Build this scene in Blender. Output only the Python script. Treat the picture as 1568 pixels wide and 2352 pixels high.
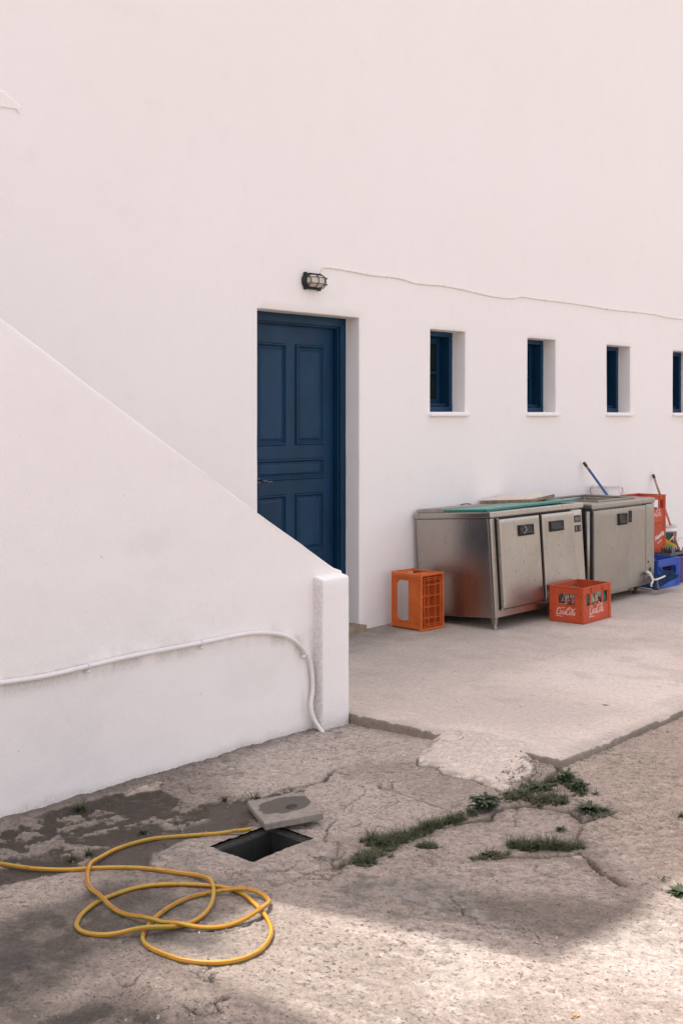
import bpy, bmesh, math, random
import numpy as np
from mathutils import Vector, Matrix, Euler
random.seed(7)
for o in list(bpy.data.objects): bpy.data.objects.remove(o, do_unlink=True)
S = bpy.context.scene
R = math.radians
# ------------------------------------------------------------------ camera
EYE = 1.6
cam = bpy.data.cameras.new('camera'); co = bpy.data.objects.new('camera', cam)
bpy.context.collection.objects.link(co)
co.location = (0, 0, EYE); co.rotation_euler = (R(90), 0, -math.atan2(.75130, .65996))
cam.sensor_fit = 'VERTICAL'; cam.sensor_height = 36; cam.sensor_width = 24
cam.lens = 2750/2352*36; cam.shift_y = -222/2352
cam.clip_start = .05; cam.clip_end = 2000
S.camera = co
# ------------------------------------------------------------------ light
SUN_EL, SX, SY = 66.0, -.231, .973          # sun stands high behind the house
w = bpy.data.worlds.new('World'); S.world = w; w.use_nodes = True
nt = w.node_tree; bg = nt.nodes['Background']
sky = nt.nodes.new('ShaderNodeTexSky'); sky.sky_type = 'NISHITA'; sky.sun_disc = False
sky.sun_elevation = R(SUN_EL); sky.sun_rotation = math.atan2(SX, SY)
sky.dust_density = 3.0; sky.air_density = 1.0; sky.ozone_density = 1.0
hs = nt.nodes.new('ShaderNodeHueSaturation'); hs.inputs['Saturation'].default_value = .42
mu = nt.nodes.new('ShaderNodeMix'); mu.data_type = 'RGBA'; mu.blend_type = 'MULTIPLY'; mu.inputs[0].default_value = 1
mu.inputs[7].default_value = (1.10, 1.0, .955, 1)
nt.links.new(sky.outputs[0], hs.inputs['Color']); nt.links.new(hs.outputs[0], mu.inputs[6]); nt.links.new(mu.outputs[2], bg.inputs[0])
bg.inputs[1].default_value = .15
sl = bpy.data.lights.new('sun', 'SUN'); so = bpy.data.objects.new('sun', sl); bpy.context.collection.objects.link(so)
sl.energy = 2.15; sl.angle = R(.53); sl.color = (1, .965, .925)
ce = math.cos(R(SUN_EL))
so.rotation_euler = Vector((SX*ce, SY*ce, math.sin(R(SUN_EL)))).to_track_quat('Z', 'Y').to_euler()
so.location = (0, 12, 20)
S.view_settings.view_transform = 'Standard'; S.view_settings.look = 'None'
S.view_settings.exposure = 1.42; S.view_settings.gamma = 1
S.cycles.max_bounces = 10; S.cycles.diffuse_bounces = 6; S.cycles.transmission_bounces = 8
# ------------------------------------------------------------------ helpers
C = bpy.context.collection
def G(x, y, z=-.06):
    """photo point (1568 px wide) to the place it stands on the ground"""
    r = (x-784)/2750; t = (z-EYE)/((954-y)/2750)
    return ((.65996*r+.7513)*t, (-.7513*r+.65996)*t)
def ZG(ox, oy, k, pts, z=-.06):
    return [G((ox+a*k)/1.6327, (oy+b*k)/1.6327, z) for a, b in pts]
def onY(x, y, Y):
    r = (x-784)/2750; t = Y/(-.7513*r+.65996)
    return ((.65996*r+.7513)*t, EYE+(954-y)/2750*t)
def tag(o, label=None, cat=None, group=None, kind=None):
    if label: o['label'] = label
    if cat: o['category'] = cat
    if group: o['group'] = group
    if kind: o['kind'] = kind
    return o
def thing(name, label, cat, loc=(0, 0, 0), rot=(0, 0, 0), group=None):
    o = bpy.data.objects.new(name, None); C.objects.link(o); o.empty_display_size = .1
    o.location = loc; o.rotation_euler = rot
    return tag(o, label, cat, group)
def obj(name, bm, mat, parent=None, smooth=False, bevel=0, auto=None, fix=True):
    me = bpy.data.meshes.new(name)
    if isinstance(bm, bmesh.types.BMesh):
        if fix: bmesh.ops.recalc_face_normals(bm, faces=bm.faces)
        bm.to_mesh(me); bm.free()
    else: me = bm
    o = bpy.data.objects.new(name, me); C.objects.link(o)
    if mat: me.materials.append(mat)
    if parent: o.parent = parent
    if smooth:
        for p in me.polygons: p.use_smooth = True
    if bevel:
        m = o.modifiers.new('bevel', 'BEVEL'); m.width = bevel; m.segments = 2; m.limit_method = 'ANGLE'; m.angle_limit = R(40)
        m.harden_normals = False
    return o
def copy_tree(o, parent=None):
    c = o.copy(); C.objects.link(c)
    if parent: c.parent = parent
    for ch in list(o.children): copy_tree(ch, c)
    return c
def box(bm, x0, y0, z0, x1, y1, z1, M=None):
    vs = [bm.verts.new((x, y, z)) for z in (z0, z1) for y in (y0, y1) for x in (x0, x1)]
    for f in ((0, 2, 3, 1), (4, 5, 7, 6), (0, 1, 5, 4), (2, 6, 7, 3), (0, 4, 6, 2), (1, 3, 7, 5)): bm.faces.new([vs[i] for i in f])
    if M is not None:
        for v in vs: v.co = M @ v.co
    return vs
def catmull(pts, n=8, closed=False):
    P = [Vector(p) for p in pts]; out = []
    for i in range(len(P)-1):
        p0 = P[max(i-1, 0)]; p1 = P[i]; p2 = P[i+1]; p3 = P[min(i+2, len(P)-1)]
        for k in range(n):
            t = k/n
            out.append(.5*((2*p1)+(p2-p0)*t+(2*p0-5*p1+4*p2-p3)*t*t+(3*p1-p0-3*p2+p3)*t**3))
    out.append(P[-1]); return out
def tube(bm, pts, r, n=8, cap=True, ang=None):
    P = [Vector(p) for p in pts]; rings = []; up = Vector((0, 0, 1)); prev = None
    for i, p in enumerate(P):
        t = (P[min(i+1, len(P)-1)]-P[max(i-1, 0)]).normalized()
        if prev is None:
            a = up if abs(t.z) < .9 else Vector((1, 0, 0)); nrm = (a-t*a.dot(t)).normalized()
        else: nrm = (prev-t*prev.dot(t)).normalized()
        prev = nrm; b = t.cross(nrm); rr = r[i] if isinstance(r, (list, tuple)) else r
        rings.append([bm.verts.new(p+(nrm*math.cos(2*math.pi*k/n)+b*math.sin(2*math.pi*k/n))*rr) for k in range(n)])
    for i in range(len(rings)-1):
        for k in range(n):
            f = bm.faces.new([rings[i][k], rings[i][(k+1) % n], rings[i+1][(k+1) % n], rings[i+1][k]]); f.smooth = True
            if ang is not None: ang.append((f, k, i))
    if cap: bm.faces.new(rings[0][::-1]); bm.faces.new(rings[-1])
    return rings
def lathe(bm, prof, n=20, c=(0, 0, 0), cap=True, M=None):
    rings = []
    for r, z in prof:
        rings.append([bm.verts.new((c[0]+r*math.cos(2*math.pi*k/n), c[1]+r*math.sin(2*math.pi*k/n), c[2]+z)) for k in range(n)])
    for i in range(len(rings)-1):
        for k in range(n):
            f = bm.faces.new([rings[i][k], rings[i][(k+1) % n], rings[i+1][(k+1) % n], rings[i+1][k]]); f.smooth = True
    if cap: bm.faces.new(rings[0][::-1]); bm.faces.new(rings[-1])
    if M is not None:
        for rg in rings:
            for v in rg: v.co = M @ v.co
def lattice(bm, xs, zs, solid, y0, y1, M=None):
    """panel with openings: cells of the xs/zs grid where solid(i,j) is true, between y0 and y1"""
    V = {}
    def v(i, j, s):
        if (i, j, s) not in V: V[i, j, s] = bm.verts.new((xs[i], (y0, y1)[s], zs[j]))
        return V[i, j, s]
    nx, nz = len(xs)-1, len(zs)-1
    g = lambda i, j: 0 <= i < nx and 0 <= j < nz and solid(i, j)
    for i in range(nx):
        for j in range(nz):
            if not g(i, j): continue
            bm.faces.new([v(i, j, 0), v(i+1, j, 0), v(i+1, j+1, 0), v(i, j+1, 0)])
            bm.faces.new([v(i, j, 1), v(i, j+1, 1), v(i+1, j+1, 1), v(i+1, j, 1)])
            if not g(i-1, j): bm.faces.new([v(i, j, 0), v(i, j+1, 0), v(i, j+1, 1), v(i, j, 1)])
            if not g(i+1, j): bm.faces.new([v(i+1, j, 0), v(i+1, j, 1), v(i+1, j+1, 1), v(i+1, j+1, 0)])
            if not g(i, j-1): bm.faces.new([v(i, j, 0), v(i, j, 1), v(i+1, j, 1), v(i+1, j, 0)])
            if not g(i, j+1): bm.faces.new([v(i, j+1, 0), v(i+1, j+1, 0), v(i+1, j+1, 1), v(i, j+1, 1)])
    if M is not None:
        for q in V.values(): q.co = M @ q.co
def frame(u, v, w_, o):
    """matrix with local x->u, y->v, z->w"""
    m = Matrix.Identity(4)
    for i, a in enumerate((u, v, w_)):
        for k in range(3): m[k][i] = a[k]
    for k in range(3): m[k][3] = o[k]
    return m
# ---- numpy noise
def _h(ix, iy, s):
    n = (ix.astype(np.int64)*374761393+iy.astype(np.int64)*668265263+s*1274126177) & 0xffffffff
    n = ((n ^ (n >> 13))*1274126177) & 0xffffffff
    n = ((n ^ (n >> 16))*2246822519) & 0xffffffff
    return ((n ^ (n >> 15)) & 0xffffff)/float(0xffffff)
def vn(x, y, s=0):
    x = np.asarray(x, float); y = np.asarray(y, float)
    ix = np.floor(x); iy = np.floor(y); fx = x-ix; fy = y-iy
    fx = fx*fx*fx*(fx*(fx*6-15)+10); fy = fy*fy*fy*(fy*(fy*6-15)+10)
    a = _h(ix, iy, s); b = _h(ix+1, iy, s); c = _h(ix, iy+1, s); d = _h(ix+1, iy+1, s)
    return (a+(b-a)*fx)*(1-fy)+(c+(d-c)*fx)*fy
def fbm(x, y, f, o=4, s=0, g=.5):
    t = 0; a = 1; n = 0
    for k in range(o):
        c, q = math.cos(.7*k), math.sin(.7*k)
        t = t+a*vn((x*c-y*q)*f+17*k, (x*q+y*c)*f+5*k, s+k); n += a; a *= g; f *= 2.03
    return t/n
def sstep(a, b, x):
    t = np.clip((x-a)/(b-a), 0, 1); return t*t*(3-2*t)
def dseg(X, Y, pts):
    d = np.full(np.shape(X), 1e9)
    for (ax, ay), (bx, by) in zip(pts[:-1], pts[1:]):
        vx, vy = bx-ax, by-ay; t = np.clip(((X-ax)*vx+(Y-ay)*vy)/(vx*vx+vy*vy+1e-12), 0, 1)
        d = np.minimum(d, np.hypot(X-ax-t*vx, Y-ay-t*vy))
    return d
def sdpoly(X, Y, pts):
    d = dseg(X, Y, list(pts)+[pts[0]]); ins = np.zeros(np.shape(X), bool)
    n = len(pts)
    for i in range(n):
        (ax, ay), (bx, by) = pts[i], pts[(i+1) % n]
        c = ((ay > Y) != (by > Y)) & (X < (bx-ax)*(Y-ay)/((by-ay) if by != ay else 1e-12)+ax)
        ins ^= c
    return np.where(ins, -d, d)
# ------------------------------------------------------------------ materials
class N:
    def __init__(s, name):
        s.m = bpy.data.materials.new(name); s.m.use_nodes = True; s.t = s.m.node_tree
        s.b = s.t.nodes['Principled BSDF']
        s.co = s.t.nodes.new('ShaderNodeTexCoord')
    def n(s, typ, **kw):
        x = s.t.nodes.new(typ)
        for k, v in kw.items():
            if k[0] == '_': x.inputs[k[1:].replace('_', ' ')].default_value = v
            else: setattr(x, k, v)
        return x
    def l(s, a, b): s.t.links.new(a, b)
    def map(s, scale=(1, 1, 1), rot=(0, 0, 0), src='Object'):
        m = s.n('ShaderNodeMapping'); m.inputs['Scale'].default_value = scale; m.inputs['Rotation'].default_value = rot
        s.l(s.co.outputs[src], m.inputs[0]); return m.outputs[0]
    def noise(s, scale, detail=4, rough=.55, vec=None, dist=0):
        x = s.n('ShaderNodeTexNoise'); x.inputs['Scale'].default_value = scale; x.inputs['Detail'].default_value = detail
        x.inputs['Roughness'].default_value = rough; x.inputs['Distortion'].default_value = dist
        s.l(vec or s.co.outputs['Object'], x.inputs['Vector']); return x.outputs[0]
    def ramp(s, fac, stops):
        x = s.n('ShaderNodeValToRGB'); e = x.color_ramp.elements
        while len(e) < len(stops): e.new(.5)
        for i, (p, c) in enumerate(stops):
            e[i].position = p; e[i].color = (c if isinstance(c, tuple) else (c, c, c))[:3]+(1,)
        s.l(fac, x.inputs[0]); return x.outputs[0]
    def mix(s, fac, a, b, bt='MIX'):
        x = s.n('ShaderNodeMix', data_type='RGBA', blend_type=bt)
        for i, v in ((0, fac), (6, a), (7, b)):
            if isinstance(v, (int, float)): x.inputs[i].default_value = v
            elif isinstance(v, tuple): x.inputs[i].default_value = v[:3]+(1,)
            else: s.l(v, x.inputs[i])
        return x.outputs[2]
    def math(s, op, a, b=0., c=0.):
        x = s.n('ShaderNodeMath', operation=op)
        for i, v in enumerate((a, b, c)):
            if isinstance(v, (int, float)): x.inputs[i].default_value = v
            else: s.l(v, x.inputs[i])
        return x.outputs[0]
    def bump(s, h, strength=.3, dist=.01, nrm=None):
        x = s.n('ShaderNodeBump'); x.inputs['Strength'].default_value = strength; x.inputs['Distance'].default_value = dist
        s.l(h, x.inputs['Height'])
        if nrm: s.l(nrm, x.inputs['Normal'])
        s.l(x.outputs[0], s.b.inputs['Normal']); return x.outputs[0]
    def set(s, **kw):
        for k, v in kw.items():
            i = s.b.inputs[k.replace('_', ' ')]
            if isinstance(v, (int, float)): i.default_value = v
            elif isinstance(v, tuple): i.default_value = v[:3]+(1,)
            else: s.l(v, i)
        return s
def simple(name, col, rough=.5, metal=0, var=.12, bumpy=.0, scale=12, **kw):
    a = N(name); n = a.noise(scale, 5)
    d = tuple(c*(1-var) for c in col); e = tuple(min(1, c*(1+var)) for c in col)
    a.set(Base_Color=a.ramp(n, [(.3, d), (.7, e)]), Metallic=metal, Roughness=a.ramp(a.noise(scale*2.3, 3), [(.3, rough*.85), (.7, min(1, rough*1.15))]))
    if bumpy: a.bump(a.noise(scale*14, 3), bumpy, .002)
    for k, v in kw.items(): a.set(**{k: v})
    return a.m
# white painted plaster
WH = (.87, .825, .80)
def plaster(name, dirty=0, rough_bump=1.0):
    a = N(name)
    big = a.noise(.7, 4, .5); mid = a.noise(5, 5, .6); fine = a.noise(70, 4, .65)
    c = a.mix(a.ramp(big, [(.3, 0.), (.7, 1.)]), (WH[0]*.985, WH[1]*.975, WH[2]*.965), WH)
    c = a.mix(a.ramp(mid, [(.55, 0.), (.8, .25)]), c, (.76, .70, .67))
    # small specks and chips
    sp = a.ramp(a.noise(38, 2, .5), [(.745, 0.), (.775, .55 if dirty else .22)])
    c = a.mix(sp, c, (.42, .38, .35))
    if dirty:
        at = a.n('ShaderNodeAttribute', attribute_name='dirt')
        k = a.math('MULTIPLY', at.outputs['Fac'], a.ramp(a.noise(85, 5, .75, a.map((1, 1, .8))), [(.38, .35), (.62, 1.)]))
        c = a.mix(k, c, (.34, .30, .265))
    a.set(Base_Color=c, Roughness=.85)
    a.b.inputs['Specular IOR Level'].default_value = .25
    h = a.math('ADD', a.math('MULTIPLY', mid, .8), a.math('MULTIPLY', fine, .22))
    h2 = a.math('ADD', h, a.math('MULTIPLY', a.noise(1.6, 3, .5), 1.6))
    trow = a.ramp(a.noise(9, 6, .7, a.map((1, 1, .6), (0, .5, 0))), [(.4, 0.), (.62, 1.)])
    h3 = a.math('ADD', h2, a.math('MULTIPLY', trow, .14))
    a.bump(h3, .38*rough_bump, .012)
    return a.m
M_wall = plaster('house_plaster'); M_stair = plaster('stair_plaster', 1, 1.15)
# ground with painted-in wear and some shade, one colour per vertex
def groundmat(name, grain=1., streak=None, pores=.9):
    a = N(name); at = a.n('ShaderNodeAttribute', attribute_name='Col')
    f1 = a.noise(38, 6, .7); f2 = a.noise(120, 4, .7)
    c = a.mix(1., at.outputs['Color'], a.ramp(f1, [(.3, .80), (.5, 1.), (.72, 1.14)]), 'MULTIPLY')
    c = a.mix(1., c, a.ramp(f2, [(.32, .70 if not streak else .78), (.47, .98), (.7, 1.22 if not streak else 1.12)]), 'MULTIPLY')
    # dark pores
    po = a.ramp(a.noise(80, 4, .65, a.map((1, .7, 1), (0, 0, .5))), [(.585, 0.), (.65, pores)])
    c = a.mix(a.math('MULTIPLY', a.math('MULTIPLY', po, a.ramp(a.noise(2.6, 3), [(.38, .35), (.6, 1.)])), a.math('SUBTRACT', 1., at.outputs['Alpha'])), c, (.085, .073, .062))
    h = a.math('ADD', a.math('MULTIPLY', f1, 1.), a.math('MULTIPLY', f2, .5))
    h = a.math('SUBTRACT', h, a.math('MULTIPLY', po, .35))
    if streak:
        st = a.noise(26, 4, .65, a.map(streak[0], streak[1]))
        c = a.mix(1., c, a.ramp(st, [(.3, .94), (.5, 1.), (.7, 1.04)]), 'MULTIPLY')
        dk = a.ramp(a.noise(34, 3, .6, a.map(streak[0], streak[1])), [(.675, 0.), (.72, .6)])
        c = a.mix(dk, c, (.15, .135, .12))
        h = a.math('ADD', h, a.math('MULTIPLY', st, .7)); h = a.math('SUBTRACT', h, a.math('MULTIPLY', dk, .5))
    a.set(Base_Color=c, Roughness=a.ramp(at.outputs['Alpha'], [(0, .93), (1, .8)]))
    a.b.inputs['Specular IOR Level'].default_value = .3
    bs = a.n('ShaderNodeBump'); bs.inputs['Distance'].default_value = .009*grain
    a.l(h, bs.inputs['Height']); a.l(a.ramp(at.outputs['Alpha'], [(0, .9), (1, .15)]), bs.inputs['Strength'])
    a.l(bs.outputs[0], a.b.inputs['Normal'])
    return a.m
M_ground = groundmat('worn_concrete_ground', 1.1)
M_slab = groundmat('brushed_concrete', .55, ((1, .34, 1), (0, 0, R(-8))), .3)
def bluepaint(name):
    a = N(name); n = a.noise(3, 5, .6, a.map((1, 1, .4))); g = a.noise(60, 4, .6, a.map((1, 1, .06)))
    c = a.ramp(n, [(.3, (.004, .027, .062)), (.7, (.008, .047, .108))])
    c = a.mix(a.ramp(a.noise(2.2, 4), [(.55, 0.), (.75, .4)]), c, (.014, .03, .05))
    c = a.mix(a.ramp(a.noise(90, 2), [(.72, 0.), (.76, .45)]), c, (.16, .2, .25))
    a.set(Base_Color=c, Roughness=a.ramp(a.noise(7, 4), [(.3, .32), (.7, .5)]))
    a.b.inputs['Specular IOR Level'].default_value = .22
    a.bump(g, .16, .002); return a.m
M_blue = bluepaint('blue_gloss_paint')
M_glassdark = simple('dark_window_glass', (.012, .02, .018), .12, 0, .3)
def steelmat(name, base=(.47, .43, .385), r0=.25, r1=.32):
    a = N(name); v = a.map((22, 22, .5)); br = a.noise(16, 4, .6, v)
    sm = a.noise(2.4, 2, .5); st = a.noise(9, 4, .7, a.map((2.2, 2.2, .8)))
    c = a.ramp(sm, [(.3, tuple(x*.84 for x in base)), (.7, base)])
    c = a.mix(a.ramp(st, [(.56, 0.), (.74, .40)]), c, (.24, .215, .19))
    scr = a.ramp(a.noise(60, 2, .5, a.map((1.6, 1.6, .12))), [(.66, 0.), (.72, .35)]); c = a.mix(scr, c, (.72, .68, .62))
    ds = a.ramp(a.noise(42, 3, .55, a.map((1, 1, .7))), [(.665, 0.), (.71, .75)])
    c = a.mix(ds, c, (.09, .075, .065))
    ru = a.math('ADD', a.ramp(sm, [(.3, r0), (.7, r1)]), a.math('MULTIPLY', br, .06))
    a.set(Base_Color=c, Metallic=a.math('SUBTRACT', 1., a.math('MULTIPLY', ds, .7)), Roughness=ru, Anisotropic=.45, Anisotropic_Rotation=.25)
    a.bump(a.noise(1.5, 1), .25, .012)
    return a.m
M_steel = steelmat('brushed_stainless_steel')
M_steel2 = steelmat('dull_stainless_steel', (.40, .365, .32), .36, .5)
M_black = simple('black_plastic', (.012, .013, .013), .42, 0, .2)
M_gasket = simple('dark_rubber_gasket', (.022, .024, .022), .7, 0, .2)
def plastic(name, col, rough=.5, fade=.25):
    a = N(name); n = a.noise(7, 5, .6); hi = tuple(min(1, c*1.12+.02) for c in col)
    c = a.ramp(n, [(.3, tuple(x*.86 for x in col)), (.72, hi)])
    c = a.mix(a.ramp(a.noise(30, 4, .7), [(.58, 0.), (.78, fade)]), c, (.30, .22, .17))
    a.set(Base_Color=c, Roughness=a.ramp(n, [(.3, rough*.9), (.7, rough*1.2)])); a.bump(a.noise(120, 2), .08, .001)
    a.b.inputs['Specular IOR Level'].default_value = .3
    return a.m
M_orange = plastic('orange_crate_plastic', (.60, .125, .018))
M_red = plastic('red_crate_plastic', (.50, .066, .016))
M_bluec = plastic('blue_crate_plastic', (.035, .10, .46))
M_purple = plastic('purple_plastic', (.075, .035, .16))
M_logo = simple('white_print', (.80, .70, .66), .5, 0, .08)
M_white = simple('white_plastic', (.72, .68, .63), .45, 0, .08)
M_cable = simple('white_cable_sheath', (.78, .71, .65), .6, 0, .1)
M_conduit = simple('white_painted_conduit', (.76, .715, .69), .55, 0, .05, .1, 8)
M_teal = simple('teal_cutting_board', (.008, .19, .15), .45, 0, .15)
M_greyboard = simple('grey_worn_board', (.30, .27, .235), .6, .0, .25, .2, 9)
M_blackmetal = simple('black_lamp_housing', (.014, .02, .022), .4, .2, .3)
def glass(name, col, rough=.03, tr=1.):
    a = N(name); a.set(Base_Color=col, Roughness=rough, IOR=1.45); a.b.inputs['Transmission Weight'].default_value = tr
    return a.m
M_clear = glass('clear_bottle_glass', (.93, .96, .95))
M_greenglass = glass('green_bottle_glass', (.03, .42, .34), .08, .75)
M_darkgreen = glass('dark_green_bottle_glass', (.01, .07, .02), .08, .5)
M_juice = glass('yellow_liquid', (.9, .45, .02), .05, .6)
M_lampglass = simple('frosted_ribbed_glass', (.62, .54, .46), .3, 0, .08, .0, 6)
def woodmat():
    a = N('pale_worn_board'); g = a.noise(8, 5, .6, a.map((1, 9, 9)))
    c = a.ramp(g, [(.3, (.58, .48, .39)), (.7, (.72, .64, .56))])
    c = a.mix(a.ramp(a.noise(14, 5, .7), [(.56, 0.), (.72, .55)]), c, (.20, .12, .07))
    a.set(Base_Color=c, Roughness=.75); a.bump(g, .2, .002); return a.m
M_wood = woodmat(); M_woodedge = simple('board_edge', (.26, .19, .115), .85, 0, .35, .3, 20)
M_stone = simple('worn_stone_step', (.28, .21, .15), .9, 0, .3, .5, 10)
M_lid = None
def leafmat(name, a_, b_):
    a = N(name); n = a.noise(24, 3)
    a.set(Base_Color=a.ramp(n, [(.3, a_), (.7, b_)]), Roughness=.6)
    a.b.inputs['Specular IOR Level'].default_value = .3
    return a.m
M_grass = leafmat('weed_green', (.028, .040, .018), (.100, .108, .050))
M_leaf = leafmat('broad_leaf_green', (.024, .040, .020), (.078, .095, .045))
M_dry = leafmat('dry_weed', (.12, .075, .04), (.25, .17, .09))
# ------------------------------------------------------------------ ground shape
HOLE = (3.13, 3.19, 3.467, 3.425)
PX0, PY0 = 4.86, 2.90            # front left corner of the raised slab
Zm = lambda pts: ZG(0, 2800, .829, pts)        # measured in the lower left of the photo
Zn = lambda pts: ZG(1260, 2600, .829, pts)     # lower right
Zb = lambda pts: ZG(0, 3300, .829, pts)
Zr = lambda pts: ZG(1260, 3200, .829, pts)
CR = [(Zn([(0, 355), (60, 375), (130, 390), (220, 388), (250, 410), (262, 440), (300, 460), (360, 482), (420, 500), (500, 530), (545, 552)]), .006, .8),
      (Zn([(0, 785), (60, 758), (120, 742), (180, 700), (240, 690), (380, 642), (450, 612), (560, 592), (690, 572), (750, 522), (850, 518), (1060, 546), (1120, 592), (1180, 570), (1245, 548)]), .022, 1.),
      (Zn([(640, 742), (780, 742), (960, 737), (1100, 718), (1135, 745), (1160, 775), (1185, 800), (1240, 830), (1290, 862)]), .018, 1.),
      (Zn([(1290, 835), (1350, 840), (1420, 865), (1480, 890), (1568, 925)]), .006, .6),
      (Zn([(1130, 600), (1090, 650), (1110, 700)]), .010, .8),
      (Zn([(355, 312), (375, 345), (440, 350), (480, 382), (560, 402), (620, 410), (700, 440), (762, 462)]), .011, 1.),
      (Zn([(900, 285), (890, 330), (905, 370), (870, 405), (800, 425)]), .012, .9),
      (Zn([(975, 300), (1000, 330), (1000, 375), (960, 400)]), .022, 1.),
      (Zm([(735, 158), (738, 190), (765, 200)]), .006, .9), (Zm([(565, 218), (620, 190), (700, 166), (735, 158)]), .005, .9),
      (Zm([(940, 255), (1040, 248), (1130, 236), (1190, 232), (1250, 208), (1290, 188), (1370, 176), (1400, 172), (1460, 160), (1492, 120), (1555, 98)]), .015, 1.),  # ledge crack, made wide to stand for the ledge's shadow too
      (Zm([(1528, 330), (1475, 372), (1468, 410), (1480, 432), (1530, 432), (1522, 490), (1430, 496)]), .005, .8),
      (Zm([(1568, 470), (1500, 520), (1560, 560), (1470, 590), (1400, 600)]), .008, .8),
      (ZG(750, 2900, .32526, [(640, 1230), (690, 1170), (750, 1122), (860, 1115), (960, 1110), (1040, 1060), (1110, 1015), (1210, 980), (1300, 940)]), .004, .7),
      (ZG(750, 2900, .32526, [(1310, 950), (1420, 975), (1480, 990), (1568, 960)]), .008, .8),
      (Zm([(1030, 620), (1100, 602), (1190, 600), (1260, 622), (1400, 560), (1480, 600)]), .007, .6),
      (Zb([(540, 470), (600, 470), (640, 430)]), .006, .7), (Zb([(1040, 520), (985, 550), (1000, 590), (930, 595), (850, 560)]), .010, 1.),
      (Zb([(950, 395), (890, 415), (920, 440), (955, 455), (960, 420)]), .010, .9), (Zb([(850, 225), (1000, 235), (1100, 205), (1190, 170)]), .007, .7),
      (Zn([(1420, 180), (1500, 200)]), .003, .4), (Zn([(190, 425), (215, 440), (245, 440)]), .01, .8),
      ]
random.seed(77)
for _k in range(20):                                     # hairline cracks wandering over the old concrete
    _x, _y, _a = random.uniform(2.9, 4.8), random.uniform(2.2, 4.0), random.random()*6.28; _pl = [(_x, _y)]
    for _j in range(random.randint(6, 14)):
        _a += random.gauss(0, .55); _x += .035*math.cos(_a); _y += .035*math.sin(_a); _pl.append((_x, _y))
    CR.append((_pl, random.uniform(.003, .006), random.uniform(.5, .9)))
POLY = dict(
    dirt=Zm([(-60, 400), (90, 362), (230, 300), (380, 262), (470, 232), (560, 215), (620, 200), (735, 175), (745, 205), (800, 235), (860, 268), (950, 262), (1040, 250), (1140, 238), (1200, 235), (1290, 190), (1400, 175), (1380, 205), (1250, 225), (1150, 250), (1180, 300), (1170, 360), (980, 400), (760, 420), (700, 480), (690, 540), (560, 545), (420, 540), (300, 570), (150, 590), (-60, 640)]),
    mud=Zm([(960, 262), (1130, 248), (1180, 330), (1080, 330), (1075, 370), (820, 432), (700, 480), (670, 510), (700, 545), (560, 545), (380, 545), (440, 470), (560, 420), (760, 385), (940, 330)]),
    ledge=Zm([(560, 215), (620, 188), (700, 166), (735, 160), (728, 200), (640, 208), (575, 225)]),
    mortar=Zn([(468, 192), (560, 200), (720, 225), (860, 262), (905, 280), (890, 330), (905, 372), (870, 400), (820, 420), (765, 455), (700, 436), (620, 408), (560, 400), (480, 380), (440, 348), (380, 342), (356, 312), (410, 270)]),
    holepatch=Zm([(690, 500), (800, 445), (900, 420), (990, 410), (1120, 515), (1240, 470), (1400, 410), (1520, 430), (1520, 480), (1400, 560), (1300, 590), (1190, 595), (1080, 560), (960, 560), (800, 545), (700, 530)]),
    grime_shade=Zm([(-100, 860), (120, 760), (330, 690), (450, 640), (640, 650), (760, 700), (740, 740), (560, 760), (620, 800), (980, 830), (960, 900), (800, 900), (640, 850), (420, 880), (330, 960), (340, 1010), (230, 1100), (-100, 1300)]),
    sandy=Zm([(0, 600), (200, 575), (380, 575), (400, 630), (300, 660), (100, 690), (-50, 700)]),
    sand2=Zb([(560, 440), (700, 380), (850, 400), (950, 470), (1040, 510), (1000, 590), (900, 540), (760, 580), (640, 520)]),
    pit=Zb([(330, 560), (400, 530), (560, 500), (700, 560), (760, 640), (850, 600), (930, 600), (940, 651), (900, 720), (200, 760), (60, 700), (200, 600)]),
    darkend=Zr([(640, 215), (950, 225), (1300, 215), (1440, 235), (1360, 300), (1230, 395), (1050, 372), (850, 325), (690, 300)]),
    inloop=Zm([(440, 640), (600, 600), (950, 560), (1100, 640), (1180, 720), (1000, 800), (960, 900), (820, 930), (650, 860), (400, 830), (360, 760)]),
    midpale=Zn([(-260, 330), (60, 390), (230, 400), (300, 470), (520, 550), (360, 620), (120, 640), (-60, 660), (-200, 560)]),
    blue=Zr([(0, 120), (300, 110), (560, 160), (900, 300), (1100, 390), (700, 330), (300, 290), (0, 240)]),
    brown=Zn([(1180, 240), (1360, 160), (1568, 60), (1900, 60), (1900, 1100), (1568, 900), (1400, 820), (1150, 620), (1250, 520), (1100, 400), (1000, 370), (1020, 320)]),
    pale1=Zr([(1100, 400), (1250, 380), (1400, 300), (1568, 290), (1700, 700), (1300, 560), (1150, 500)]),
    pale2=Zr([(380, 370), (520, 350), (640, 470), (650, 620), (500, 680), (380, 600), (440, 500)]),
    lefts=Zn([(0, 130), (70, 140), (330, 215), (480, 190), (360, 320), (120, 300), (-200, 420), (-400, 500), (-500, 330)]),
)
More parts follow.
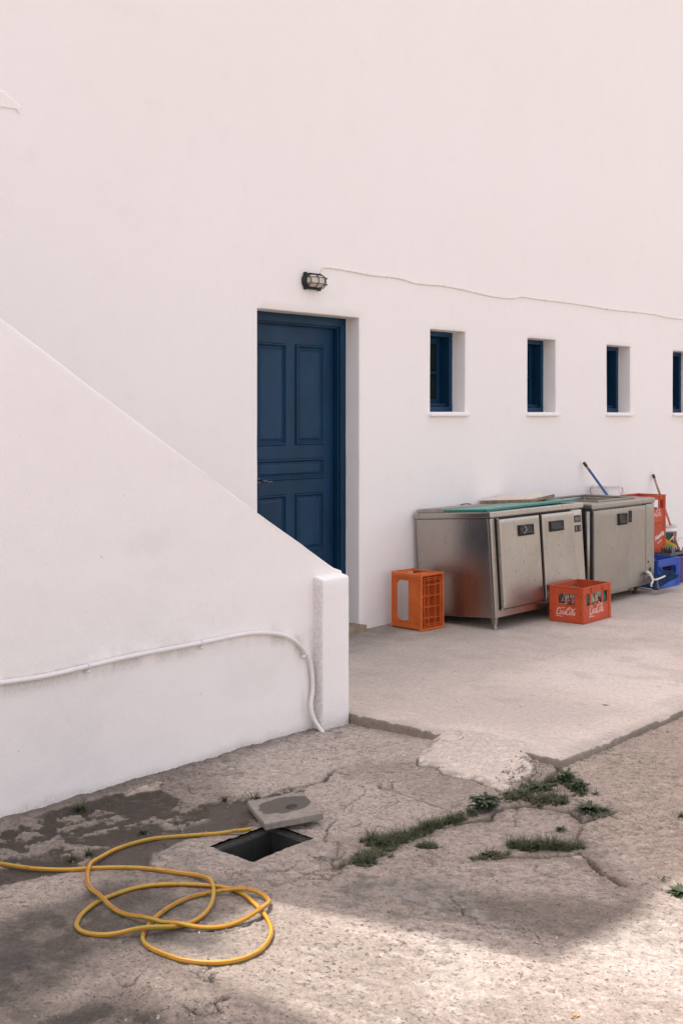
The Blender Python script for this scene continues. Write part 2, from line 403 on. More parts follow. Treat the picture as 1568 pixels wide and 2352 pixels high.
def gheight(X, Y, full=False):
    X = np.asarray(X, float); Y = np.asarray(Y, float)
    wx = X+.03*(fbm(X, Y, 9, 3, 3)-.5)+.010*(vn(X*45, Y*45, 5)-.5); wy = Y+.03*(fbm(X, Y, 9, 3, 8)-.5)+.010*(vn(X*45, Y*45, 6)-.5)
    near = sstep(9, 5, X)*sstep(-.5, 1, X)*sstep(0.2, 1, Y)
    z = -.06+.0*X
    z = z+.026*sstep(4.5, 3.0, Y)*sstep(3.9, 4.9, X)          # the ground climbs towards the slab corner
    z = z+near*(.016*(fbm(X, Y, 1.3, 3, 11)-.5)+.008*(fbm(X, Y, 6, 3, 12)-.5))
    D = {k: sdpoly(wx, wy, POLY[k]) for k in POLY}
    m = {k: sstep(.012, -.012, D[k]) for k in D}
    for k in ('sandy', 'grime_shade', 'blue', 'midpale', 'darkend', 'inloop', 'brown', 'pale1', 'pale2', 'lefts', 'sand2', 'pit'): m[k] = sstep(.10, -.06, D[k]+.12*(fbm(X, Y, 4, 3, 31)-.5))
    rough = .0052*(fbm(X+.35*Y, Y*.8, 46, 3, 21)-.5)+.0030*(vn(X*92, Y*92, 22)-.5)
    z = z+near*rough*(1-.85*m['mud'])*(1-.6*m['mortar'])*(1+.8*m['brown']+.6*m['pit'])
    dd = sstep(.0, -.09, D['dirt'])
    z = z-.008*dd*(1-m['ledge'])
    z = z+m['mud']*(-.004)
    dirtclump = sstep(.50, .60, fbm(X, Y, 17, 5, 41, .6))*sstep(.38, .5, fbm(X, Y, 4, 3, 43))
    z = z+m['dirt']*(1-m['mud'])*.005*dirtclump
    rise = sstep(4.55, 4.86, X)
    z = z+sstep(.02, -.07, D['mortar'])*(.008+.036*sstep(.34, 0., np.abs(dslab(X, Y))))*(1+.35*(fbm(X, Y, 22, 3, 46)-.5))
    z = z-.022*m['pit']*(.3+fbm(X, Y, 7, 4, 44)*1.4-.4)+.016*m['sand2']*sstep(.05, -.12, D['sand2'])
    crk = 0*X
    for pts, wd, s in CR:
        d = dseg(wx, wy, pts); wv = wd*(.35+1.1*vn(X*14, Y*14, 51))
        c = sstep(wv, wv*.15, d)*s; crk = np.maximum(crk, c)
    z = z-.014*crk*(1-.0*m['mortar'])
    # earth heaped against the foot of the wall
    z = z+.018*sstep(4.12, 4.27, Y)*sstep(4.9, 4.4, X)*(.4+1.2*fbm(X, Y, 8, 3, 61))
    if not full: return z
    return z, m, crk, dirtclump, D
def dslab(X, Y):
    """distance outside the raised slab"""
    return np.maximum(np.maximum(PX0-X, PY0-Y), 0)
def gh(x, y): return float(gheight(np.array([x]), np.array([y]))[0])
def lerp3(A, col, k):
    for i in range(3): A[..., i] = A[..., i]*(1-k)+col[i]*k
def gridmesh(name, X, Y, Zz, col, hole=None):
    nx, ny = X.shape
    me = bpy.data.meshes.new(name)
    me.vertices.add(nx*ny); co_ = np.stack([X, Y, Zz], -1).reshape(-1, 3).astype(np.float32)
    me.vertices.foreach_set('co', co_.ravel())
    idx = np.arange(nx*ny).reshape(nx, ny)
    q = np.stack([idx[:-1, :-1], idx[1:, :-1], idx[1:, 1:], idx[:-1, 1:]], -1).reshape(-1, 4)
    if hole is not None:
        cx = X.ravel()[q].mean(1); cy = Y.ravel()[q].mean(1)
        q = q[~((cx > hole[0]) & (cx < hole[2]) & (cy > hole[1]) & (cy < hole[3]))]
    me.loops.add(q.size); me.loops.foreach_set('vertex_index', q.ravel().astype(np.int32))
    me.polygons.add(len(q)); me.polygons.foreach_set('loop_start', np.arange(0, q.size, 4, dtype=np.int32))
    me.polygons.foreach_set('use_smooth', np.ones(len(q), bool))
    me.update(calc_edges=True)
    if col is not None:
        at = me.color_attributes.new('Col', 'FLOAT_COLOR', 'POINT'); at.data.foreach_set('color', col.reshape(-1).astype(np.float32))
    me.validate(); return me
STEP = .0065
def axis(lo, hi, cuts, outs):
    a = np.arange(lo, hi+1e-6, STEP)
    for c in cuts:                                  # put a grid line exactly on each side of the drain
        a[np.argmin(abs(a-c))] = c
    return np.concatenate([[x for x in outs if x < lo], a, [x for x in outs if x > hi]])
far = [-400, -120, -60, -30, -15, -8, -4, -2, -1, 0, .6, 1.0, 1.3]
xs = axis(1.7, 6.5, (HOLE[0], HOLE[2]), far+[7, 8, 9, 11, 14, 20, 40, 90, 200, 400])
ys = axis(1.3, 4.45, (HOLE[1], HOLE[3]), far[:-1]+[5, 6, 8, 12, 20, 40, 90, 200, 400])
GX, GY = np.meshgrid(xs, ys, indexing='ij')
Gz, m, crk, dcl, D = gheight(GX, GY, True)
base = np.zeros(GX.shape+(4,)); base[..., :3] = (.325, .268, .228)
n1 = fbm(GX, GY, 2.2, 4, 71); n2 = fbm(GX, GY, 12, 4, 72); n3 = fbm(GX, GY, 40, 3, 73)
lerp3(base, (.25, .205, .172), sstep(.48, .62, n1)*.65)
_p = Zr([(600, 440), (900, 500)]); _d = np.array(_p[1])-np.array(_p[0]); _d /= np.hypot(*_d)
AL = GX*_d[0]+GY*_d[1]; AC = -GX*_d[1]+GY*_d[0]
strk = fbm(AL*.16, AC, 30, 4, 78); smask = sstep(2.75, 2.3, GY)*sstep(.8, 1.2, GY)
base[..., :3] *= (1+smask*(.34*(strk-.5)+.20*(fbm(AL*.1, AC, 11, 3, 79)-.5)))[..., None]
lerp3(base, (.50, .455, .42), smask*sstep(.64, .74, fbm(AL*.3, AC, 42, 3, 80))*.28)
lerp3(base, (.37, .30, .24), m['brown']*.8); lerp3(base, (.44, .35, .28), m['brown']*sstep(.5, .62, n2)*.4)
lerp3(base, (.46, .39, .335), m['lefts']*.85)
lerp3(base, (.43, .365, .315), m['midpale']*.7)
lerp3(base, (.26, .218, .185), m['blue']*.8)  # stained band, its albedo lowered further to carry the roof shadow
lerp3(base, (.20, .19, .185), m['blue']*.45*sstep(.45, .62, n2))
lerp3(base, (.15, .13, .11), m['blue']*sstep(.50, .60, fbm(GX*1.2, GY, 18, 5, 77, .65))*.7)
lerp3(base, (.14, .115, .095), m['darkend']*.8)  # right end of that band, shade put into the colour too
lerp3(base, (.17, .145, .122), m['inloop']*.75*(.5+.5*sstep(.35, .6, n2)))
lerp3(base, (.095, .080, .068), m['grime_shade']*(.7+.3*sstep(.4, .62, n2)))  # dirt darkened further to carry the shade over the lower left
lerp3(base, (.06, .055, .05), m['grime_shade']*sstep(.48, .62, fbm(GX, GY, 7, 4, 76))*.6)
lerp3(base, (.38, .32, .265), m['sandy']*.8); lerp3(base, (.45, .37, .30), m['sand2']*.8)
lerp3(base, (.40, .345, .31), m['pale1']*(.3+.5*sstep(.42, .62, n2))); lerp3(base, (.45, .385, .34), m['pale2']*.5)
lerp3(base, (.07, .06, .05), m['pit']*(.6+.4*sstep(.42, .6, n2)))
lerp3(base, (.37, .31, .265), m['holepatch']*.7)
lerp3(base, (.21, .19, .172), m['holepatch']*sstep(.54, .68, n2)*.6)
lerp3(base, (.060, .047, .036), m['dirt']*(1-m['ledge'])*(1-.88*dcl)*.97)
lerp3(base, (.27, .225, .185), m['dirt']*dcl*.65)
lerp3(base, (.50, .42, .35), m['ledge']*.9)
lerp3(base, (.075, .060, .050), m['mud']*.97)
lerp3(base, (.58, .50, .43), m['mortar']*(.75+.25*n2))
lerp3(base, (.30, .26, .22), m['mortar']*sstep(.06, .02, -D['mortar'])*sstep(.4, .6, n3)*.8)
halo = 0*GX
for pts, wd, s in CR[1:3]: halo = np.maximum(halo, sstep(.09, .0, dseg(GX, GY, pts)+.05*(n2-.5)))
lerp3(base, (.17, .13, .095), halo*.65*sstep(.35, .6, n2+.1))
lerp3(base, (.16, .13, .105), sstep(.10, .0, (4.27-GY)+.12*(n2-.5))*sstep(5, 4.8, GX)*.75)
lerp3(base, (.055, .045, .036), crk*.9)
rg = .62*fbm(GX+.35*GY, GY*.8, 46, 3, 21)+.38*vn(GX*92, GY*92, 22)          # dirt and cavity shade coloured into the dents of the same relief
dens = sstep(.35, .7, fbm(GX, GY, 3.1, 3, 82))
dk = sstep(.475-.03*dens, .33-.02*dens, rg); lerp3(base, (.105, .088, .072), dk*.50*(.45+.55*dens)*(1-m['mud'])*(1-.7*m['mortar']))
dk2 = sstep(.60, .70, fbm(GX*1.3+GY*.5, GY*.9, 21, 4, 81))*dens; lerp3(base, (.15, .125, .105), dk2*.42*(1-m['mud'])*(1-m['mortar']))
lt = sstep(.60, .72, rg); base[..., :3] *= (1+.16*lt*(1-m['mud']))[..., None]
# slight overall tint, then unseen far ground paled for its reflection in the steel
base[..., :3] *= np.array([.985, .985, .975])
lerp3(base, (.42, .37, .33), sstep(-5, -14, GY))
for k_ in (3,): base[..., k_] = np.maximum(m['mud']*.9, m['mortar']*.6)
lerp3(base, (.26, .22, .185), sstep(1.2, .4, GY)*.9)        # unseen yard behind, toned to set the light bounced onto the walls
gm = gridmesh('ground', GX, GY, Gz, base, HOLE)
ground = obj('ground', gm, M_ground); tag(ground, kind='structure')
def gh(x, y):
    i = int(np.clip(np.searchsorted(xs, x)-1, 0, len(xs)-2)); j = int(np.clip(np.searchsorted(ys, y)-1, 0, len(ys)-2))
    u = (x-xs[i])/(xs[i+1]-xs[i]); v = (y-ys[j])/(ys[j+1]-ys[j])
    return float((Gz[i, j]*(1-u)+Gz[i+1, j]*u)*(1-v)+(Gz[i, j+1]*(1-u)+Gz[i+1, j+1]*u)*v)
# ------------------------------------------------------------------ raised slab
px = np.concatenate([[PX0]*4, np.arange(PX0+.016, 8.2, .016), np.arange(8.2, 14, .05)]); ox = np.zeros(len(px)); oz = np.zeros(len(px))
ox[:4] = [-.004, -.003, 0, .005]; oz[:4] = [-.2, -.018, -.004, 0]
py = np.concatenate([[PY0]*4, np.arange(PY0+.016, 6.0, .016)]); oyy = np.zeros(len(py)); ozy = np.zeros(len(py)); oyy[:4] = ox[:4]; ozy[:4] = oz[:4]
AX, AY = np.meshgrid(px+ox, py+oyy, indexing='ij'); OZ = np.minimum.outer(oz, ozy)
wob = lambda t, s: .016*(fbm(t, t*0+s, 3.5, 4, s)-.5)+.014*(fbm(t, t*0, 16, 3, s+1)-.5)
AX = AX+wob(AY, 91)*sstep(.12, 0, AX-PX0); AY = AY+wob(AX, 95)*sstep(.12, 0, AY-PY0)
chip = sstep(.025, .0, np.minimum(AX-PX0, AY-PY0))*sstep(.5, .7, fbm(AX, AY, 14, 3, 99))*.012
AZ = OZ-chip*(OZ > -.1)+(OZ > -.1)*(.006*(fbm(AX, AY, 1.2, 3, 98)-.5)+.0022*(fbm(AX*2.2, AY*.7, 16, 3, 97)-.5))
sc = np.zeros(AX.shape+(4,)); sc[..., :3] = (.62, .525, .45)
s1 = fbm(AX, AY, 1.1, 4, 101); s2 = fbm(AX, AY, 7, 4, 102)
lerp3(sc, (.50, .425, .37), sstep(.42, .66, s1)*.8); lerp3(sc, (.66, .57, .50), sstep(.52, .34, s1)*.6)
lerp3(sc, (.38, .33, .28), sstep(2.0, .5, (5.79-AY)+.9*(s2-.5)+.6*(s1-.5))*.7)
lerp3(sc, (.20, .17, .14), sstep(.62, .0, (5.79-AY)+.5*(s2-.5)+.25*(s1-.5))*.8)  # wall-side stains, deepened in colour to carry shade round the counters
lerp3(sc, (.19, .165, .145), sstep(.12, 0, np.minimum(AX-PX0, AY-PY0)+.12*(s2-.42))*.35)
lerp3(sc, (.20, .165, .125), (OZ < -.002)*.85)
lerp3(sc, (.36, .31, .27), sstep(.6, .75, fbm(AX*1.2, AY*.8, 5, 4, 105))*.3)
for cx, cy, rr in ((5.93, 3.27, .022), (6.9, 4.2, .012), (5.6, 3.6, .008)):
    lerp3(sc, (.05, .045, .04), sstep(rr, rr*.5, np.hypot(AX-cx, AY-cy)))
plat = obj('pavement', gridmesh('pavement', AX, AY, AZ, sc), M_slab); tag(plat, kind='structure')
# far land behind the photographer, seen only in the polished steel
bm = bmesh.new(); ring = []
for k in range(49):
    a = R(120+k*5); rr = 75; h = 2.6+.7*math.sin(k*.9)+.5*math.sin(k*2.3)
    ring.append([bm.verts.new((rr*math.cos(a), rr*math.sin(a), -1)), bm.verts.new(((rr+10)*math.cos(a), (rr+10)*math.sin(a), h)), bm.verts.new(((rr+60)*math.cos(a), (rr+60)*math.sin(a), h*.8))])
for a, b in zip(ring[:-1], ring[1:]):
    for k in range(2): bm.faces.new([a[k], b[k], b[k+1], a[k+1]])
tag(obj('hills', bm, simple('dry_hillside', (.035, .04, .025), .95, 0, .3, 0, .3), smooth=True), kind='structure')
# ------------------------------------------------------------------ the house
WY = 5.79
house = thing('white_house', 'tall white plastered house with a blue door and a row of small windows', 'house', (6.3, WY, 0))
HO = Vector((6.3, WY, 0))
def hl(bm):                                   # world coordinates to the house's own
    bmesh.ops.translate(bm, verts=bm.verts, vec=-HO); return bm
WIN = [(7.663+1.4277*i, 8.159+1.4277*i) for i in range(4)]
OPEN = [(5.723, 6.803, -.02, 2.335)]+[(a, b, 1.62, 2.30) for a, b in WIN]
def cuts(lo, hi, st, marks):
    a = sorted(set([lo, hi]+marks)); out = []
    for p, q in zip(a[:-1], a[1:]):
        n = max(1, round((q-p)/st)); out += [p+(q-p)*i/n for i in range(n)]
    return out+[hi]
wx_ = cuts(-3, 14.5, .06, [o[0] for o in OPEN]+[o[1] for o in OPEN]+[1.52, 2.22])
wz_ = cuts(-.2, 8.80, .06, [-.02, 2.335, 1.62, 2.30, 6.6])
bm = bmesh.new(); V = {}
def roofz(x): return 8.80
_wx, _wz = np.meshgrid(np.array(wx_), np.array(wz_), indexing='ij')
_dy = .010*(fbm(_wx, _wz, .8, 3, 201)-.5); _jx = .005*(fbm(_wz, _wz*0+3.1, 5, 3, 203)-.5); _jz = .004*(fbm(_wx, _wz*0+7.7, 5, 3, 204)-.5)
def wv(i, j):
    if (i, j) not in V:
        x, z = wx_[i], wz_[j]
        dy, jx, jz = _dy[i, j], _jx[i, j], _jz[i, j]
        V[i, j] = bm.verts.new((x+jx, WY+dy, z+jz))
    return V[i, j]
for i in range(len(wx_)-1):
    cx = (wx_[i]+wx_[i+1])/2
    for j in range(len(wz_)-1):
        cz = (wz_[j]+wz_[j+1])/2
        if any(a < cx < b and c_ < cz < d_ for a, b, c_, d_ in OPEN): continue
        if cz > 6.6 and 1.52 < cx < 2.22: continue               # gap in the roof parapet
        f = bm.faces.new([wv(i, j), wv(i+1, j), wv(i+1, j+1), wv(i, j+1)]); f.smooth = True
for a, b, c_, d_ in OPEN:
    es = [e for e in bm.edges if e.is_boundary and all(a-.01 < v.co.x < b+.01 and c_-.01 < v.co.z < d_+.01 for v in e.verts)]
    mx, mz = (a+b)/2, (c_+d_)/2
    for dy, sh in ((.0025, .0045), (.006, .004), (.16, .0)):
        r = bmesh.ops.extrude_edge_only(bm, edges=es); nv = [g for g in r['geom'] if isinstance(g, bmesh.types.BMVert)]
        es = [g for g in r['geom'] if isinstance(g, bmesh.types.BMEdge)]
        for v in nv:
            v.co.y += dy
            if abs(v.co.x-a) < .02: v.co.x += sh
            if abs(v.co.x-b) < .02: v.co.x -= sh
            if abs(v.co.z-d_) < .02: v.co.z -= sh
            if abs(v.co.z-c_) < .02: v.co.z += sh
        for f in [g for g in r['geom'] if isinstance(g, bmesh.types.BMFace)]: f.smooth = sh > 0
# sides, back and the inside of the roof gap
zt = 8.80
for x in (-3, 14.5): bm.faces.new([bm.verts.new(p) for p in ((x, WY+.02, -.2), (x, 12, -.2), (x, 12, zt), (x, WY+.02, zt))])
bm.faces.new([bm.verts.new(p) for p in ((-3, 12, -.2), (14.5, 12, -.2), (14.5, 12, zt), (-3, 12, zt))])
hl(bm); wall = obj('wall', bm, M_wall, house, fix=False)
bm = bmesh.new()
for x0, x1 in ((-3.1, 1.5), (2.24, 14.6)): box(bm, x0, WY-.0+.012, 8.805, x1, 12.1, 8.92)
box(bm, 1.5, WY+.2, 6.5, 2.24, 12, 6.62)
hl(bm); obj('roof', bm, M_wall, house)
bm = bmesh.new()
for x in (1.52, 2.22): box(bm, x-.11 if x < 2 else x+.01, WY+.02, 6.0, x-.01 if x < 2 else x+.11, 12, 8.80)
box(bm, 1.3, WY+.02, 6.0, 2.5, WY+.19, 6.58)
hl(bm); obj('parapet', bm, M_wall, house)
# plaster scar high on the left of the wall
bm = bmesh.new()
pts = [onY(a, b, WY) for a, b in ((-40, 205), (8, 212), (30, 232), (47, 248), (44, 262), (38, 250), (-40, 240))]
vs = [bm.verts.new((x, WY-.0028, z)) for x, z in pts]; vb = [bm.verts.new((x+(.01), WY+.004, z+.012)) for x, z in pts]
bm.faces.new(vs)
for i in range(len(vs)): bm.faces.new([vs[i], vs[(i+1) % len(vs)], vb[(i+1) % len(vs)], vb[i]])
hl(bm); obj('plaster_patch', bm, M_wall, house)
# ---- door: leaf behind, frame in front
def panel_raised(bm, x0, z0, x1, z1, y, out=.012, rim=.022, inset=.05):
    """moulded rim standing proud with a raised field inside it"""
    def ringv(d, yy): return [bm.verts.new(p) for p in ((x0+d, yy, z0+d), (x1-d, yy, z0+d), (x1-d, yy, z1-d), (x0+d, yy, z1-d))]
    rs = [ringv(0, y), ringv(.004, y-out), ringv(rim*.6, y-out), ringv(rim, y+.006), ringv(rim+.008, y+.006), ringv(inset, y-out*.35)]
    for a, b in zip(rs[:-1], rs[1:]):
        for k in range(4): bm.faces.new([a[k], a[(k+1) % 4], b[(k+1) % 4], b[k]])
    bm.faces.new(rs[-1])
DY = 5.99
bm = bmesh.new()
cols = [(5.915, 6.213), (6.315, 6.615)]
dxs = [5.78, 5.905, 6.215, 6.312, 6.62, 6.745]; dzs = [-.0, .12, .42, .55, .60, 1.03, 1.135, 1.285, 1.385, 2.115, 2.262]
def sol(i, j):
    z = (dzs[j]+dzs[j+1])/2; x = (dxs[i]+dxs[i+1])/2
    colm = 5.905 < x < 6.215 or 6.312 < x < 6.62
    if colm and (1.385 < z < 2.115 or .60 < z < 1.03 or .12 < z < .55): return False
    if 5.905 < x < 6.62 and 1.135 < z < 1.285: return False
    return True
lattice(bm, dxs, dzs, sol, DY, DY+.04)
for (xa, xb) in ((5.905, 6.215), (6.312, 6.62)):
    for za, zb in ((1.385, 2.115), (.60, 1.03), (.12, .55)): panel_raised(bm, xa, za, xb, zb, DY)
panel_raised(bm, 5.905, 1.135, 6.62, 1.285, DY)
hl(bm); door = obj('door', bm, M_blue, house, bevel=.002)
bm = bmesh.new()      # frame: outer fascia, rebate
for yy, w0, w1 in ((5.925, .0, .066), (5.955, .066, .080)):
    pass
fx0, fx1, fzt = 5.728, 6.800, 2.334
lattice(bm, [fx0, fx0+.062, fx1-.062, fx1], [-.0, fzt-.072, fzt], lambda i, j: j == 1 or i != 1, 5.925, 6.05)
hl(bm); obj('door_frame', bm, M_blue, door, bevel=.004)
bm = bmesh.new()
lattice(bm, [fx0+.052, fx0+.074, fx1-.074, fx1-.052], [-.001, fzt-.084, fzt-.062], lambda i, j: j == 1 or i != 1, 5.945, 5.985)
hl(bm); obj('door_stop', bm, M_blue, door, bevel=.003)
bm = bmesh.new()
tube(bm, catmull([(5.935, DY-.005, 1.14), (5.935, DY-.045, 1.142), (5.955, DY-.055, 1.140), (5.99, DY-.052, 1.130), (6.02, DY-.05, 1.133)], 5), .0055, 8)
lathe(bm, [(.020, 0), (.020, .006)], 14, M=Matrix.Translation((5.935, DY, 1.14)) @ Matrix.Rotation(R(90), 4, 'X'))
hl(bm); obj('handle', bm, simple('worn_chrome', (.16, .16, .165), .5, 1), door)
bm = bmesh.new(); box(bm, 5.938, DY-.004, 1.06, 5.956, DY+.001, 1.09); hl(bm); obj('keyhole_plate', bm, M_gasket, door)
bm = bmesh.new(); box(bm, 6.45, DY-.006, .44, 6.60, DY+.001, .50); hl(bm)
obj('letter_slot', bm, M_gasket, door, bevel=.003)
# ragged bead of white paint where plaster meets the blue frame
def bead(bm, x, z0, z1, y, seed, horiz=False, w0=.003):
    n = int((z1-z0)/.012); pr = None
    for k in range(n+1):
        t = z0+(z1-z0)*k/n; r = w0*(.4+2.4*float(fbm(t, seed, 14, 3, seed)))
        c = (x, y, t) if not horiz else (t, y, x)
        a = [(c[0]-r, c[1]-.004, c[2]), (c[0]+.01, c[1]-.006, c[2])] if not horiz else [(c[0], c[1]-.004, c[2]-r), (c[0], c[1]-.006, c[2]+.01)]
        cur = [bm.verts.new(p) for p in a]
        if pr: bm.faces.new([pr[0], pr[1], cur[1], cur[0]])
        pr = cur
for args in [(fx1-.001, .0, 2.33, 5.925, 3), (2.333, fx0, fx1, 5.925, 5, True)]+[(b-.003, 1.63, 2.296, 5.925, 7+i) for i, (a, b) in enumerate(WIN)]+[(2.297, a, b, 5.925, 17+i, True) for i, (a, b) in enumerate(WIN)]:
    bm = bmesh.new(); bead(bm, *args); hl(bm); obj('paint_edge', bm, M_wall, house, fix=False)
# ---- windows
def make_window():
    bm = bmesh.new(); a, b = 0, .496
    lattice(bm, [a+.003, a+.048, b-.048, b-.003], [1.623, 1.672, 2.252, 2.298], lambda i, j: i != 1 or j != 1, 5.926-WY, 6.03-WY)
    wn = obj('window', bm, M_blue, house, bevel=.004)
    bm = bmesh.new()
    x0, x1 = a+.049, b-.049; st = .05
    lattice(bm, [x0, x0+st, .248-.028, .248+.028, x1-st, x1], [1.675, 1.735, 1.955-.012, 1.955+.012, 2.195, 2.25],
            lambda i, j: i in (0, 2, 4) or j in (0, 2, 4), 6.02-WY, 6.055-WY)
    sh = obj('sash', bm, M_blue, wn, bevel=.003)
    bm = bmesh.new(); box(bm, x0+.02, 6.038-WY, 1.70, x1-.02, 6.044-WY, 2.22); obj('pane', bm, M_glassdark, wn)
    bm = bmesh.new(); box(bm, a+.049, 5.955-WY, 1.673, b-.049, 6.019-WY, 1.70); obj('inner_ledge', bm, M_blue, wn, bevel=.008)
    bm = bmesh.new(); box(bm, a-.018, -.034, 1.594, b+.022, .135, 1.6215)
    for v in bm.verts:
        if v.co.z > 1.6 and v.co.y < 0: v.co.z -= .003
    obj('sill', bm, M_wall, wn, bevel=.005)
    return wn
w0 = make_window(); w0.location = Vector((WIN[0][0]-6.3, 0, 0))
for a, b in WIN[1:]:
    c = copy_tree(w0, house); c.location = (a-6.3, 0, 0)
# dark room behind, so that the openings close
bm = bmesh.new(); box(bm, 5.5, 6.10, -.1, 14, 6.14, 2.6); hl(bm); obj('inner_wall', bm, M_gasket, house)
# threshold
bm = bmesh.new(); box(bm, 5.70, 5.715, -.01, 6.79, 5.94, .046)
bmesh.ops.subdivide_edges(bm, edges=bm.edges, cuts=6, use_grid_fill=True)
for v in bm.verts: v.co += Vector((.005, .005, .006))*(float(fbm(v.co.x*1.0+v.co.z*9, v.co.y, 9, 3, 301))-.5)*2
hl(bm); obj('doorstep', bm, M_stone, house, bevel=.004)
# ------------------------------------------------------------------ stair wall
SYf, SYb = 4.262, 4.43
prof = [(-1.0, 4.28), (2.744, 2.002), (3.2, 1.727), (3.7, 1.427), (4.21, 1.120), (4.55, .925), (4.76, .803), (4.80, .782), (4.853, .764)]
def topz(x):
    for (a, b), (c_, d_) in zip(prof[:-1], prof[1:]):
        if x <= c_: return b+(d_-b)*(x-a)/(c_-a)
    return prof[-1][1]
sxs = list(np.arange(-1.0, 1.8, .2))+list(np.arange(1.8, 4.845, .025))+[4.853]
nrow = 90
rows = []
for x in sxs:
    t = topz(x)+.004*(float(fbm(x, 1.7, 6, 3, 401))-.5)
    zk = -.15+(t-.010+.15)*np.arange(nrow+1)/nrow
    yk = SYf+(x <= 4.78)*(.012*(fbm(x+0*zk, zk, .9, 3, 402)-.5)+.004*(fbm(x+0*zk, zk, 6, 2, 403)-.5))
    r = [(x, y, z) for y, z in zip(yk, zk)]
    r += [(x, SYf+.002, t-.003), (x, SYf+.010, t), (x, (SYf+SYb)/2, t+.001), (x, SYb-.010, t), (x, SYb, t-.010), (x, SYb, -.15)]
    rows.append(r)
SXa = np.array([[p[0] for p in r] for r in rows]); SYa = np.array([[p[1] for p in r] for r in rows]); SZa = np.array([[p[2] for p in r] for r in rows])
stair = thing('stair_wall', 'white plastered parapet wall sloping down to a short square pillar', 'wall', (3.8, SYf, -.06))
me = gridmesh('wall', SXa-3.8, SYa-SYf, SZa+.06, None)
COND = [onY(a, b, 4.25) for a, b in [(-60, 1577), (0, 1568), (100, 1553), (200, 1530), (300, 1507), (460, 1476), (560, 1456), (620, 1454), (660, 1463), (692, 1488), (711, 1525), (716, 1580), (714, 1620), (720, 1652), (742, 1684)]]
below = (dseg(SXa, SZa, COND) < 1)
d = dseg(SXa, SZa, COND)
zc = np.interp(SXa, [p[0] for p in COND[:9]], [p[1] for p in COND[:9]])
dirt = sstep(.075, .0, d-.012)*np.where(SZa < zc, 1., .35)*sstep(.35, .65, fbm(SXa*3, SZa*.8, 5, 3, 410))*.6
dirt = np.maximum(dirt, sstep(.055, 0, (SZa+.05)+.05*(fbm(SXa, SZa, 9, 3, 411)-.5))*.55)
dirt = np.maximum(dirt, .10*sstep(.55, .78, fbm(SXa, SZa, 3.2, 4, 413))*sstep(1.2, .2, SZa))
dirt = np.maximum(dirt, sstep(.06, .0, 4.63-SXa)*(SXa < 4.63)*.6*sstep(.35, .65, fbm(SXa, SZa, 9, 3, 415))*sstep(.75, .2, SZa))
dirt = np.maximum(dirt, .12*sstep(.10, 0, np.hypot((SXa-3.55)/2.2, SZa-1.02)+.08*(fbm(SXa, SZa, 12, 3, 416)-.5)))
at = me.attributes.new('dirt', 'FLOAT', 'POINT'); at.data.foreach_set('value', dirt.ravel().astype(np.float32))
obj('parapet', me, M_stair, stair)
# end faces and pillar
def rough_box(x0, y0, z0, x1, y1, z1, st=.02, rad=.010, amp=.004, seed=0):
    bm = bmesh.new(); box(bm, x0, y0, z0, x1, y1, z1)
    bmesh.ops.bevel(bm, geom=list(bm.edges), offset=rad, segments=3, profile=.5, affect='EDGES')
    for ax in range(3):
        lo, hi = (x0, y0, z0)[ax], (x1, y1, z1)[ax]; n = int((hi-lo-2*rad)/st)
        for k in range(1, n):
            c_ = [0, 0, 0]; c_[ax] = lo+rad+(hi-lo-2*rad)*k/n; nn = [0, 0, 0]; nn[ax] = 1
            bmesh.ops.bisect_plane(bm, geom=bm.verts[:]+bm.edges[:]+bm.faces[:], plane_co=c_, plane_no=nn)
    for v in bm.verts:
        p = v.co
        v.co = p+Vector([amp*(float(fbm(p.x*1.3+p.y*2, p.z+p.y, 9, 3, seed+i))-.5)*2 for i in range(3)])
    for f in bm.faces: f.smooth = True
    return bm
bm = rough_box(4.630, 4.205, -.15, 4.855, 4.31, .742, .03, .014, .003, 420)
for v in bm.verts:                       # cap slopes up a little to the wall behind
    if v.co.z > .70: v.co.z += .018*(v.co.y-4.205)/.1
bm.verts.layers.float.new('dirt')
lay = bm.verts.layers.float['dirt']
for v in bm.verts:
    p = v.co; q = 0
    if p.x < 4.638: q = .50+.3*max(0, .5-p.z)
    q = max(q, float(sstep(.10, 0, p.z+.05+.08*(float(fbm(p.x, p.z, 9, 2, 425))-.5)))*.6, .04)
    if p.z > .66 and p.x > 4.638: q = 0
    v[lay] = q
bmesh.ops.translate(bm, verts=bm.verts, vec=(-3.8, -SYf, .06)); obj('pillar', bm, M_stair, stair)
bm = rough_box(4.70, SYf+.02, -.15, 4.859, SYb+.002, .752, .05, .012, .002, 430)
bmesh.ops.translate(bm, verts=bm.verts, vec=(-3.8, -SYf, .06)); obj('pillar_back', bm, M_stair, stair)
